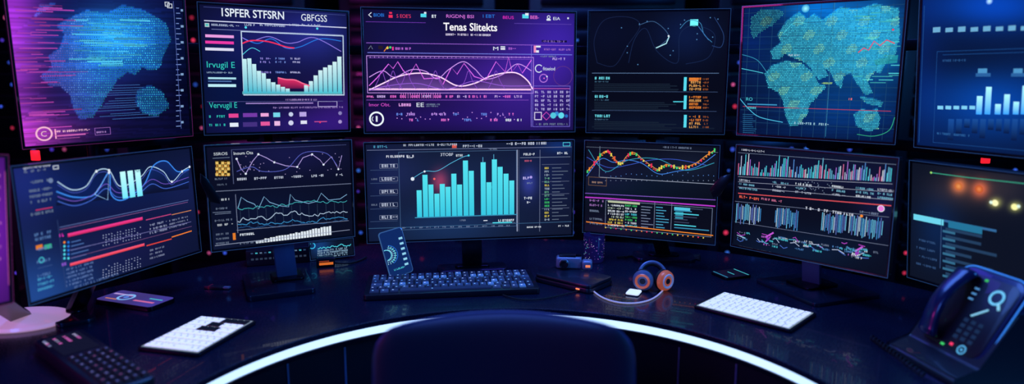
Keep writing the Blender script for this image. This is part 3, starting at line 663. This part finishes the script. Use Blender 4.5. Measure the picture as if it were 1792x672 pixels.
# ------------------------------------------------------------ desk
YC=1.02;RI=.65;RO=1.40
desk=empty('curved_desk')
def arc(R,n=72,y0=-.1):
    return [(-R,y0)]+[(-R,y0+(YC-y0)*.5)]+[(R*math.cos(math.pi-math.pi*i/n),YC+R*math.sin(math.pi-math.pi*i/n)) for i in range(n+1)]+[(R,y0+(YC-y0)*.5),(R,y0)]
def ring(name,R0,R1,z0,z1,m,parent,bev=0):
    a=arc(R0);b=arc(R1);n=len(a);vs=[]
    for p,q in zip(a,b): vs+=[(p[0],p[1],z0),(q[0],q[1],z0),(q[0],q[1],z1),(p[0],p[1],z1)]
    fs=[]
    for i in range(n-1):
        A=i*4;B=A+4
        for k in range(4):
            j=(k+1)%4; fs.append((A+k,A+j,B+j,B+k))
    fs+=[(0,3,2,1),(4*n-4,4*n-3,4*n-2,4*n-1)]
    o=mk(name,vs,fs,m,parent)
    bm=bmesh.new(); bm.from_mesh(o.data); bmesh.ops.recalc_face_normals(bm,faces=bm.faces); bm.to_mesh(o.data); bm.free()
    if bev:
        md=o.modifiers.new('b','BEVEL'); md.width=bev; md.segments=3; md.limit_method='ANGLE'; md.angle_limit=math.radians(50)
    return o
ring('desktop',RI,RO,.735,DZ,M_DESK,desk,.003)
ring('desktop_underlay',RI+.012,RO-.01,.70,.735,M_PANEL,desk)
ring('led_strip',RI+.003,RI+.0115,.7165,.7335,M_LED,desk)
ring('strip_lip',RI-.001,RI+.012,.705,.716,M_METAL,desk,.001)
ring('modesty_panel',RI+.05,RI+.07,0.0,.70,M_PANEL,desk)
for i in range(15):
    a=math.pi*(i+.5)/15; r=RI+.049
    box('panel_seam',(.006,.004,.66),Tm(r*math.cos(a),YC+r*math.sin(a),.35)@Matrix.Rotation(a-math.pi/2,4,'Z'),M_NECK,desk,.001)
for i in range(8):
    a=math.pi*(i+.5)/8; r=RO-.1; box('leg',(.06,.06,.70),Tm(r*math.cos(a),YC+r*math.sin(a),.35),M_METAL,desk,.004)

# ------------------------------------------------------------ flat device helper
def flat(quad,z=DZ):
    q=[onz(*p,z) for p in quad]; c=sum(q,Vector())/4
    U_=((q[1]-q[0])+(q[2]-q[3]))/2; V_=((q[3]-q[0])+(q[2]-q[1]))/2; u=U_.normalized(); h=(V_-u*V_.dot(u)).length
    return Tm(c.x,c.y,0)@Matrix.Rotation(math.atan2(u.y,u.x),4,'Z'),U_.length,h
def decal(name,rects,z,parent,m=None,discs=()):
    vs=[];fs=[];cs=[]
    for (x0,y0,x1,y1,c,k) in rects:
        b=len(vs); vs+=[(x0,y0,z),(x1,y0,z),(x1,y1,z),(x0,y1,z)]; fs.append((b,b+1,b+2,b+3)); cs+=[lin(c,k)]*4
    for (x,y,r0,r1,c,k) in discs:
        b=len(vs); n=28
        for i in range(n):
            a=2*math.pi*i/n; vs+=[(x+r0*math.cos(a),y+r0*math.sin(a),z+.0003),(x+r1*math.cos(a),y+r1*math.sin(a),z+.0003)]; cs+=[lin(c,k)]*2
        for i in range(n): j=(i+1)%n; fs.append((b+2*i,b+2*i+1,b+2*j+1,b+2*j))
    return mk(name,vs,fs,m or M_SCR,parent,cols=cs)
def keyboard(quad,rows,unit,basem,plate,colf,th=.012,km=.012,keyh=.004,gap=.18):
    T,w,h=flat(quad,DZ+th); e=empty('computer_keyboard',T)
    prism('case',rrect(w,h,.008),DZ+.001,DZ+th,None,basem,e,.002)
    if plate: decal('key_bed',[(-w/2+km*.7,-h/2+km*.7,w/2-km*.7,h/2-km*.7,plate[0],plate[1])],DZ+th+.0003,e)
    vs=[];fs=[];cs=[]; ph=(h-2*km)/rows; W=w-2*km; n=int(W/unit)
    for r in range(rows):
        x=-W/2; y1=h/2-km-r*ph; units=[1]*n
        if r==rows-1: units=[1.3,1.2,1.2,n-9.4 if n>16 else 5,1.2,1.2]; units+= [1]*max(0,int(n-sum(units)))
        elif r in (2,3): units=[1.6]+[1]*(n-3)+[1.4]
        k=W/sum(units)
        for i,uu in enumerate(units):
            x0,x1=x+gap*unit/2,x+uu*k-gap*unit/2; x+=uu*k; ya,yb=y1-ph+gap*ph/2,y1-gap*ph/2
            b=len(vs); z0=DZ+th+.0004; z1=z0+keyh; t=.0012
            vs+=[(x0,ya,z0),(x1,ya,z0),(x1,yb,z0),(x0,yb,z0),(x0+t,ya+t,z1),(x1-t,ya+t,z1),(x1-t,yb-t,z1),(x0+t,yb-t,z1)]
            fs+=[(b+4,b+5,b+6,b+7),(b,b+1,b+5,b+4),(b+1,b+2,b+6,b+5),(b+2,b+3,b+7,b+6),(b+3,b,b+4,b+7)]
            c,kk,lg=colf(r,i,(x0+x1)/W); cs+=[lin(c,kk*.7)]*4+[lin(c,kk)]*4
            if lg:
                b=len(vs); cx,cy=x0+.35*(x1-x0),ya+.55*(yb-ya); a=.0022; z=z1+.0002
                vs+=[(cx-a,cy-a,z),(cx+a,cy-a,z),(cx+a,cy+a*.6,z),(cx-a,cy+a*.6,z)]; fs.append((b,b+1,b+2,b+3)); cs+=[lin(lg[0],lg[1])]*4
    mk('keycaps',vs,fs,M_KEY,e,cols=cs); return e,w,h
def kc(r,i,x):
    if rnd()<.12: return (70,120,190),.7,(WH,1)
    return random.choice([(28,42,82),(38,60,108),(24,38,78)]),.8,(random.choice([(150,215,245),(90,170,235),(200,225,250)]),.95)
e,w,h=keyboard([(652,483),(925,469),(947,507),(629,515)],6,.0205,M_DARK,None,kc,th=.016)
def kw(r,i,x): return (226,234,246),1.0,((110,125,150),.8)
M_KBW=mat('keyboard_rim',(26,32,48),.3,.6)
def kwl(r,i,x):
    if (r==0 and i in (4,5,6,7)) or (r==1 and i in(3,4)) or (r==2 and i in (2,3,4)): return (18,22,36),.5,None
    return (232,238,250),1.0,((110,125,150),.8)
keyboard([(352,552),(458,561),(338,620),(238,607)],7,.0155,M_KBW,((150,170,200),.7),kwl,th=.008,km=.009,keyh=.002,gap=.14)
keyboard([(1270,511),(1438,549),(1376,577),(1208,533)],5,.0165,M_KBW,((150,175,205),.7),kw,th=.008,km=.009,keyh=.002,gap=.14)

# ------------------------------------------------------------ standing smartphone
def phone_stand():
    m=Mon('smartphone',(661,409),(703,396),(724,475),(684,488),depth=1.97,bez=.003,proll=30,ppitch=6,p0=-10,body=False)
    w,h=m.w,m.h; T=Matrix(((1,0,0,0),(0,0,1,0),(0,1,0,0),(0,0,0,1)))
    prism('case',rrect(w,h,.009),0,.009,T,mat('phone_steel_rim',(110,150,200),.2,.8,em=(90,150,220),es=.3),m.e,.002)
    prism('glass',rrect(w-.004,h-.004,.008),-.0004,.0,T,mat('phone_glass',(12,30,70),.15,em=(16,42,92),es=.9),m.e)
    m.O(679,447,13,1.2,CY,.8,a0=-80,a1=80); m.O(679,447,17,1,BL,.9,a0=-70,a1=75)
    m.O(676,447,9,1.4,(120,230,250),1,a0=-90,a1=110)
    for a in range(-80,85,16):
        for r in (10,13,16): m.D(677+r*math.cos(math.radians(a)),447-r*math.sin(math.radians(a)),.9,(170,235,255),.9,n=6)
    for i in range(6): m.R(697+i*2.1,416+i*9,704+i*2.1,420+i*9,(150,220,250),.95)
    m.X(690,474,712,3,CY,.8); m.D(703,402,1,WH); m.V(711,404,404+1,1,WH)
    m.done()
    b=m.M@Vector((0,.009,-h*.1))
    beam('easel_prop',Vector((0,.010,0)),m.inv@Vector((b.x+.02,b.y+.06,DZ+.024)),.03,.004,M_METAL,m.e)
    return m
PH=phone_stand()

m=Mon('desk_status_display',(538,424),(618,416),(621,446),(545,456),depth=2.2,bez=.004,proll=3,ppitch=5,p0=0,thick=.012)
m.bg(blobs((12,20,40),[(560,430,20,20,(10,40,80))]),1,20,12)
m.O(546,430,5,1.5,(60,200,255)); m.P(nz(556,614,436,428,2.4,24,9),1.2,CY)
for i in range(4): m.X(556,444+i*4-3,610,3,(150,190,220),.8)
m.done()
beam('foot',Vector((0,.02,-.02)),m.inv@Vector((m.M.translation.x,m.M.translation.y+.06,DZ+.003)),.05,.006,M_METAL,m.e)
T=flat([(430,446),(536,440),(540,462),(440,472)],DZ+.02)[0]
e=empty('network_switch',T); box('case',(.19,.07,.05),Tm(0,.05,DZ+.026),M_DARK,e,.003)
decal('port_lights',[(-.08+i*.013,0.0,-.073+i*.013,.004,random.choice([(120,150,190),CY,GY,(60,90,140)]),.6) for i in range(13)],0,e).matrix_local=Tm(0,.0145,DZ+.04)@Rm(90,'X')
decal('port_rows',[(-.08+i*.013,0.0,-.072+i*.013,.006,(60,75,105),.6) for i in range(13)],0,e).matrix_local=Tm(0,.0145,DZ+.02)@Rm(90,'X')
T=flat([(553,455),(584,453),(586,464),(556,467)],DZ+.01)[0]; e=empty('power_adapter',T)
box('case',(.055,.04,.028),Tm(0,0,DZ+.0145),M_DARK,e,.004)
decal('label_light',[(-.02,0,.022,.008,(240,120,50),.8),(-.02,.011,.01,.013,(200,80,50),.7)],0,e).matrix_local=Tm(0,-.0205,DZ+.008)@Rm(90,'X')
tube('cable',[(.02,0,DZ+.01),(.06,-.03,DZ+.004),(.1,0,DZ+.004),(.13,.05,DZ+.004)],.003,M_RUB,e)

# ------------------------------------------------------------ tumbler
c=onz(1039,457); e=empty('glass_tumbler',Tm(c.x,c.y,DZ))
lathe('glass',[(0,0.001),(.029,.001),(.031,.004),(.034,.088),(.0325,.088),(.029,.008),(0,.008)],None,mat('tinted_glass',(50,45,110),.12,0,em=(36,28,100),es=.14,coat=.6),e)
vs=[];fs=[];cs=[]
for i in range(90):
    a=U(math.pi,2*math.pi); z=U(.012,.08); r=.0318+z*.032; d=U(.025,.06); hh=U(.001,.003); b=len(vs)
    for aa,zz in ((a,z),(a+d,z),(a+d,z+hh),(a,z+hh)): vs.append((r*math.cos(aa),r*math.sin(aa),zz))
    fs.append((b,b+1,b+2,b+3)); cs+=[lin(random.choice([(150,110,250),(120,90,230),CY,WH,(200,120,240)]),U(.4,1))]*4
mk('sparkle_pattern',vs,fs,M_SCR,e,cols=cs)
# ------------------------------------------------------------ black case + little camera on it
M_CASE=mat('drive_shell',(36,42,62),.32,.3,coat=.3)
T,w,h=flat([(976,463),(1072,484),(1034,503),(936,480)],DZ+.022)
e=empty('external_drive',T); prism('lower_shell',rrect(w,h,.014),DZ+.001,DZ+.014,None,M_CASE,e,.003); prism('upper_shell',rrect(w-.003,h-.003,.013),DZ+.0155,DZ+.024,None,M_CASE,e,.003)
prism('seam',rrect(w-.006,h-.006,.012),DZ+.013,DZ+.0165,None,M_METAL,e)
box('activity_light',(.012,.002,.004),Tm(w*.3,-h/2-.0003,DZ+.009),mat('orange_led',(200,100,60),.3,em=(255,130,80),es=1.4),e,.0005)
zt=DZ+.024; c=onz(1000,470,zt); e=empty('compact_camera',Tm(c.x,c.y,zt)@Rm(-6,'Z'))
M_GREY=mat('brushed_grey',(145,155,185),.35,.3)
box('body',(.075,.035,.034),Tm(-.008,.01,.018),M_GREY,e,.006,3); box('top_plate',(.05,.026,.008),Tm(-.012,.01,.038),M_DARK,e,.003)
lathe('lens_barrel',[(0,0),(.013,0),(.013,.014),(.0105,.016),(.009,.012),(0,.011)],Tm(-.022,-.007,.018)@Rm(90,'X'),M_DARK,e,24)
lathe('lens_ring',[(.0132,.004),(.0145,.005),(.0145,.009),(.0132,.010)],Tm(-.022,-.007,.018)@Rm(90,'X'),M_GREY,e,24)
box('grip',(.03,.034,.026),Tm(.046,.0,.0145),M_GREY,e,.006,3); box('grip_port',(.014,.003,.007),Tm(.048,-.0175,.013),mat('warm_led',(200,110,80),.4,em=(255,140,90),es=.8),e,.001)
lathe('dial',[(0,0),(.008,0),(.008,.005),(0,.005)],Tm(.02,.012,.035),M_METAL,e,20)

# ------------------------------------------------------------ headphones
c=onz(1143,508); e=empty('headphones',Tm(c.x,c.y,DZ))
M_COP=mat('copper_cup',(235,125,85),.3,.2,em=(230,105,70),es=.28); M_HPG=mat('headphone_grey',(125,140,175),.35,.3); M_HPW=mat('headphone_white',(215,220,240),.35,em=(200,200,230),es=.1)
def cup(x,y,z,yaw,ma,mb):
    T=Tm(x,y,z)@Rm(yaw,'Z')@Rm(90,'X')@Rm(10,'Y')
    lathe('ear_cushion',[(.012,-.012),(.022,-.014),(.029,-.008),(.029,0),(.026,.002),(.0,.002)],T,M_RUB,e,32)
    lathe('ear_cup',[(.028,0),(.029,.004),(.027,.012),(.020,.017),(.018,.0155),(.0,.0155)],T,ma,e,32)
    lathe('cup_ring',[(.014,.016),(.017,.018),(.0195,.0185),(.021,.0165)],T,mb,e,32)
    lathe('cup_badge',[(0,.017),(.007,.0172),(.008,.0158)],T,M_DARK,e,20)
cup(-.028,.0,.030,-30,M_HPG,M_COP); cup(.028,-.002,.030,24,M_COP,M_HPW)
n=14; bp=[(-.036*math.cos(math.pi*i/n)*1.05,.012+.02*math.sin(math.pi*i/n),.036+.036*math.sin(math.pi*i/n)) for i in range(n+1)]
tube('headband',bp,.005,M_HPG,e); tube('headband_pad',[(p[0]*.9,p[1],p[2]-.006) for p in bp[2:-2]],.005,M_RUB,e)
for sx in (-1,1): tube('yoke',[(sx*.036,.012,.046),(sx*.05,.004,.04),(sx*.05,-.004,.03)],.0025,M_HPW,e)
inv=Tm(-c.x,-c.y,-DZ)
cab=[onz(*p,DZ+.0035) for p in ((1160,508),(1150,520),(1130,529),(1100,532),(1070,528),(1045,517),(1034,505))]
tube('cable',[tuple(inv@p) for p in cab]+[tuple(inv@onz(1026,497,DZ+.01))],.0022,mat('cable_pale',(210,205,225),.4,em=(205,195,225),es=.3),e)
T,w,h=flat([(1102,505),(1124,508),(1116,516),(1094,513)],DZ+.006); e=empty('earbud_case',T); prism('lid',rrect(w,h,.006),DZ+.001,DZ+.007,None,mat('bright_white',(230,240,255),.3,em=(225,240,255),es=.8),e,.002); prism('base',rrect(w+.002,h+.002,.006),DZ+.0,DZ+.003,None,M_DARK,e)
def lying(name,quad,th=.008,rects=(),discs=(),glass=(14,26,54),rim=M_METAL,gem=.8):
    T,w,h=flat(quad,DZ+th); e=empty(name,T); r=min(w,h)*.14
    prism('case',rrect(w,h,r),DZ,DZ+th,None,rim,e,.0015); prism('glass',rrect(w-.005,h-.005,r*.85),DZ+th,DZ+th+.0006,None,mat('lit_glass',glass,.15,em=glass,es=gem),e)
    decal('display_graphics',[(a*w,b*h,c_*w,d*h,col,k) for a,b,c_,d,col,k in rects],DZ+th+.001,e,discs=[(x*w,y*h,r0*h,r1*h,col,k) for x,y,r0,r1,col,k in discs]); return e
lying('smartphone',[(205,507),(303,519),(268,541),(172,524)],.012,[(-.45,.1,-.1,.2,(200,170,240),.8),(.05,-.2,.4,-.1,(230,120,180),.8),(.2,.1,.42,.16,CY,.7),(-.4,-.3,-.2,-.24,(240,150,120),.7)],[(-.15,-.02,.2,.27,(130,190,250),1),(-.15,-.02,.0,.08,(90,140,240),.9)],glass=(70,60,130))
lying('smartphone',[(1283,468),(1312,480),(1275,489),(1246,477)],.007,[(-.44,.38,.44,.42,CY,.7),(-.44,-.42,.44,-.38,(60,170,220),.7),(-.2,-.02,.2,.02,CY,.7)],glass=(10,16,34))
c=onz(376,505); e=empty('usb_stick',Tm(c.x,c.y,DZ)@Rm(-8,'Z')); box('body',(.055,.02,.009),Tm(0,0,.0048),M_CASE,e,.003); box('plug',(.018,.013,.005),Tm(.036,0,.0048),M_GREY,e,.0008); box('cap_band',(.006,.021,.0095),Tm(-.012,0,.005),mat('red_band',(150,40,60),.4),e,.001)

# ------------------------------------------------------------ keypad phone lower-left
def keypad_phone():
    th=.03; T,w,h=flat([(128,566),(262,648),(190,700),(72,604)],DZ+th)
    e=empty('desk_telephone',T)
    prism('body',rrect(w,h,.012),DZ,DZ+th,None,M_DARK,e,.005,3)
    decal('screen',[(-w*.46,-h*.36,-w*.12,h*.36,(22,24,52),.9)]+[(-w*.43+i*.012,h*.2-j*h*.2,-w*.43+i*.012+U(.004,.010),h*.2-j*h*.2+.006,random.choice([(200,190,240),PK,(150,160,220)]),.8) for i in range(4) for j in range(4)],DZ+th+.0008,e)
    vs=[];fs=[];cs=[]
    for i in range(8):
        for j in range(5):
            x=-w*.06+i*w*.068; y=-h*.36+j*h*.165; b=len(vs); a=w*.05; d=h*.12; z0=DZ+th; z1=z0+.005
            vs+=[(x,y,z0),(x+a,y,z0),(x+a,y+d,z0),(x,y+d,z0),(x+.001,y+.001,z1),(x+a-.001,y+.001,z1),(x+a-.001,y+d-.001,z1),(x+.001,y+d-.001,z1)]
            fs+=[(b+4,b+5,b+6,b+7),(b,b+1,b+5,b+4),(b+1,b+2,b+6,b+5),(b+2,b+3,b+7,b+6),(b+3,b,b+4,b+7)]; cs+=[lin((20,20,38),.6)]*8
            b=len(vs); cx,cy=x+a/2,y+d/2; vs+=[(cx-.0025,cy-.002,z1+.0003),(cx+.0025,cy-.002,z1+.0003),(cx+.0025,cy+.002,z1+.0003),(cx-.0025,cy+.002,z1+.0003)]; fs.append((b,b+1,b+2,b+3)); cs+=[lin(random.choice([(150,150,200),(160,90,130),(110,120,180)]),.5)]*4
    mk('keys',vs,fs,M_KEY,e,cols=cs)
keypad_phone()

# ------------------------------------------------------------ large telephone on the right
def big_phone():
    bl=Vector((.869,1.394,.778)); br=Vector((.892,1.248,.778)); u=(br-bl).normalized(); out=Vector((.988,.155,0)); th=math.radians(58)
    v=(out*math.cos(th)+Vector((0,0,1))*math.sin(th)).normalized(); n=u.cross(v).normalized()
    if n.dot(CAM-bl)<0: n=-n
    W=(br-bl).length; Hh=.195; c=bl+u*W/2+v*Hh/2
    R=Matrix((u,v,n)).transposed()
    T=R.to_4x4(); T.translation=c
    e=empty('desk_telephone',T)
    M_PB=mat('telephone_navy',(20,38,84),.28,.2,coat=.5); M_RIM=mat('telephone_lit_rim',(70,150,230),.3,em=(60,150,235),es=.65)
    prism('body',rrect(W+.02,Hh,.035,10),-.028,0,None,M_PB,e,.006,3)
    out_=rrect(W+.022,Hh+.002,.036,10); tube('lit_rim',[(p[0],p[1],-.004) for p in out_],.0014,M_RIM,e,cyc=True)
    prism('face_plate',rrect(W-.0,Hh-.03,.022,8),0,.0015,None,M_DARK,e,.0005)
    hp=[(-W*.36,-Hh*.40,.012),(-W*.38,-Hh*.2,.030),(-W*.38,0,.036),(-W*.38,Hh*.2,.030),(-W*.36,Hh*.42,.012)]
    cs_=cr([(p[1],p[2]) for p in hp],6)
    vs=[];fs=[];k=12
    for i,(yy,zz) in enumerate(cs_):
        t=i/(len(cs_)-1); wd=.019+.008*abs(2*t-1)**3; ht=.010+.008*abs(2*t-1)**4
        if i in (0,len(cs_)-1): wd*=.6; ht*=.6
        for j in range(k):
            a=2*math.pi*j/k; vs.append((-W*.30+wd*math.cos(a),yy,zz+ht*math.sin(a)))
    for i in range(len(cs_)-1):
        for j in range(k): q=(j+1)%k; fs.append((i*k+j,i*k+q,(i+1)*k+q,(i+1)*k+j))
    fs+=[tuple(range(k)),tuple(range((len(cs_)-1)*k,len(cs_)*k))]
    mk('handset',vs,fs,M_PB,e,smooth=True)
    z=.0022; r=[]; 
    for j in range(4):
        for i in range(3): r.append((.0+i*.018,-.02-j*.013+.0,.011+i*.018,-.012-j*.013,(36,62,110),.6))
    for j in range(3): r.append((-.02,.05-j*.012,-.008,.054-j*.012,(90,160,230),.8))
    r+=[(.004,-.076,.012,-.070,(250,60,110),1.2),(-.015,-.083,-.006,-.078,GR,1),(-.01,.072,-.002,.077,GR,.8)]
    decal('indicators',r,z,e,discs=[(.036,.048,.0115,.0165,(110,200,255),1.1),(.035,-.075,.007,.0100,(90,180,240),1),(.035,-.075,.0,.003,(90,180,240),1)])
    mk('slash_marks',[(.044,.037,z+.001),(.049,.040,z+.001),(.058,.027,z+.001),(.053,.024,z+.001),(.008,-.004,z+.001),(.012,-.006,z+.001),(.038,.018,z+.001),(.035,.021,z+.001)],[(0,3,2,1),(4,5,6,7)],M_SCR,e,cols=[lin((140,215,255),1)]*8)
    inv=T.inverted(); vs=[]
    a0=bl-u*.02; b0=br+u*.02
    prof=[(-.055,0),(-.05,.014),(.0,.03),(.075,.135),(.105,.135),(.14,.0)]
    for s_ in (a0,b0):
        for o_,zz in prof: vs.append((s_.x+out.x*o_,s_.y+out.y*o_,DZ+zz))
    k=len(prof); fs=[(i,(i+1)%k,k+(i+1)%k,k+i) for i in range(k)]+[tuple(range(k)),tuple(range(2*k-1,k-1,-1))]
    o=mk('wedge_base',vs,fs,M_DARK,e,inv=inv); md=o.modifiers.new('b','BEVEL'); md.width=.004; md.segments=3
    p0=a0+Vector((-.03,.0,0)); pts=[]
    for i in range(90):
        t=i/89; pts.append(inv@Vector((p0.x-.03+.006*math.cos(i*1.1),p0.y+.04-.2*t,DZ+.0085+.006*math.sin(i*1.1))))
    tube('coiled_cord',pts,.0016,M_RUB,e)
big_phone()

# ------------------------------------------------------------ chair
ch=empty('office_chair',Tm(-.014,1.15,0))
def backP(u,v,side,off=0):
    W0=.222
    z=.47+v*.455
    a=abs(u)
    cx=1.0
    if v>.86: cx=1-(1-math.sqrt(max(0,1-((v-.86)/.14)**2)))*.17
    if v<.12: cx=1-(1-math.sqrt(max(0,1-((.12-v)/.12)**2)))*.2
    x=u*W0*(1.04-.05*v*v)*cx
    y=.045*(1-u*u)-.03*v+.02*(v-.4)**2
    thick=(.034+off)*(max(0,1-a**6))**.5*(max(0,1-abs(2*v-1)**12))**.5
    return (x,y-.02+(-thick if side else thick),z-.010*u*u*v**3)
def backrest():
    nx,nz_=44,36; vs=[];fs=[]
    for s in (0,1):
        for j in range(nz_+1):
            tv=.5-.5*math.cos(math.pi*j/nz_)
            for i in range(nx+1):
                tu=math.sin(math.pi/2*(-1+2*i/nx)); vs.append(backP(tu,tv,s))
    N=(nx+1)*(nz_+1)
    for s in (0,1):
        for j in range(nz_):
            for i in range(nx):
                a=s*N+j*(nx+1)+i; f=(a,a+1,a+nx+2,a+nx+1); fs.append(f if s else f[::-1])
    o=mk('backrest',vs,fs,M_CHAIR,ch,smooth=True)
    bm=bmesh.new(); bm.from_mesh(o.data); bmesh.ops.remove_doubles(bm,verts=bm.verts,dist=.0005); bmesh.ops.recalc_face_normals(bm,faces=bm.faces); bm.to_mesh(o.data); bm.free()
    pp=[backP(-1,v/20,0) for v in range(2,21)]+[backP(-1+2*i/16,1,0) for i in range(1,16)]+[backP(1,v/20,0) for v in range(20,1,-1)]
    tube('rim_highlight',[(p[0],p[1],p[2]) for p in pp],.0035,M_CHAIRRIM,ch)  # tube added along the backrest edge as its rim light
backrest()
prism('seat',rrect(.48,.48,.1,8),.42,.50,Tm(0,.22,0),M_CHAIR,ch,.03,4)
beam('back_bracket',(0,.16,.41),(0,-.06,.43),.08,.02,M_METAL,ch); beam('back_spine',(0,-.07,.42),(0,-.055,.62),.08,.02,M_METAL,ch)
lathe('gas_column',[(0,.08),(.035,.08),(.035,.25),(.022,.25),(.022,.42),(0,.42)],Tm(0,.18,0),M_METAL,ch,24)
for i in range(5):
    a=2*math.pi*i/5+.3; ex,ey=.29*math.cos(a),.18+.29*math.sin(a)
    beam('star_leg',(0,.18,.10),(ex,ey,.075),.045,.03,M_METAL,ch,Vector((-math.sin(a),math.cos(a),0)))
    lathe('caster',[(0,-.022),(.026,-.022),(.03,-.016),(.03,.016),(.026,.022),(0,.022)],Tm(ex,ey,.030)@Rm(90,'X'),M_RUB,ch,20)
    beam('caster_stem',(ex,ey,.03),(ex,ey,.08),.014,.014,M_METAL,ch)

# ------------------------------------------------------------ room
def slab(name,x0,x1,y0,y1,z0,z1,m): return box(name,(x1-x0,y1-y0,z1-z0),Tm((x0+x1)/2,(y0+y1)/2,(z0+z1)/2),m,None,0)
slab('floor',-3.2,3.2,-2.2,4.6,-.1,0,M_FLOOR); slab('ceiling',-3.2,3.2,-2.2,4.6,2.8,2.9,M_WALL)
slab('wall_back',-3.2,3.2,4.6,4.7,0,2.8,M_WALL); slab('wall_left',-3.3,-3.2,-2.2,4.6,0,2.8,M_WALL); slab('wall_right',3.2,3.3,-2.2,4.6,0,2.8,M_WALL); slab('wall_front',-3.2,3.2,-2.3,-2.2,0,2.8,M_WALL)
for i in range(6):
    x=-2.5+i*1.0; e=empty('server_rack',Tm(x,4.0,0))
    box('cabinet',(.82,.8,2.1),Tm(0,.1,1.05),M_DARK,e,.006)
    for j in range(16): box('server_unit',(.7,.03,.095),Tm(0,-.315,.25+j*.115),M_METAL,e,.004)
    vs=[];fs=[];cs=[]
    for j in range(16):
        for k in range(9):
            if rnd()<.5: continue
            xx=-.32+k*.08+U(-.02,.02); z=.25+j*.115; r=U(.006,.012); b=len(vs)
            vs.append((xx,-.335,z)); nn=10
            for q in range(nn): vs.append((xx+r*math.cos(2*math.pi*q/nn),-.335,z+r*math.sin(2*math.pi*q/nn)))
            for q in range(nn): fs.append((b,b+1+q,b+1+(q+1)%nn))
            cs+=[lin(random.choice([(220,50,90),(60,110,250),(90,60,220),(60,90,230),(60,120,240),(200,80,140)]),U(.3,1.2))]*(nn+1)
    mk('indicator_lights',vs,fs,M_SCR,e,cols=cs)
e=empty('cable_bundle')
for k in range(4):
    p=[onz(*q,DZ+.004) for q in ((1080+k*14,450),(1120,446-k*3),(1165,452+k*2),(1200+k*6,446),(1225,455-k*3))]
    tube('cable',[tuple(v) for v in p],.003,M_RUB,e)
p=[onz(*q,DZ+.004) for q in ((880,516),(905,526),(950,526),(1000,512),(1030,504))]; tube('cable',[tuple(v) for v in p],.0018,M_RUB,e)

# ------------------------------------------------------------ lights
def area(name,loc,tgt,size,col,en):
    l=bpy.data.lights.new(name,'AREA'); l.shape='DISK'; l.size=size; l.color=lin(col)[:3]; l.energy=en
    o=bpy.data.objects.new(name,l); sc.collection.objects.link(o); o.location=loc
    o.rotation_euler=(Vector(tgt)-Vector(loc)).to_track_quat('-Z','Y').to_euler(); return o
area('ceiling_lamp_blue',(0,1.9,2.7),(0,1.5,.75),1.4,(90,140,255),48)
area('wall_lamp_magenta',(-2.4,.6,1.6),(-1.0,1.4,.8),.5,(255,70,210),9)
area('wall_lamp_cyan',(2.2,.4,1.9),(.9,1.5,.9),.6,(60,150,255),20)
area('wall_lamp_blue',(-1.6,-1.2,2.2),(-.2,1.6,.8),.8,(80,130,255),18)
area('back_rim_light_violet',(0,3.4,2.6),(0,2.2,1.2),1.0,(90,80,255),14)  # unseen light added behind the monitors for edge highlights
w=bpy.data.worlds.new('world'); sc.world=w; w.use_nodes=True; w.node_tree.nodes['Background'].inputs[0].default_value=(.006,.008,.03,1); w.node_tree.nodes['Background'].inputs[1].default_value=1
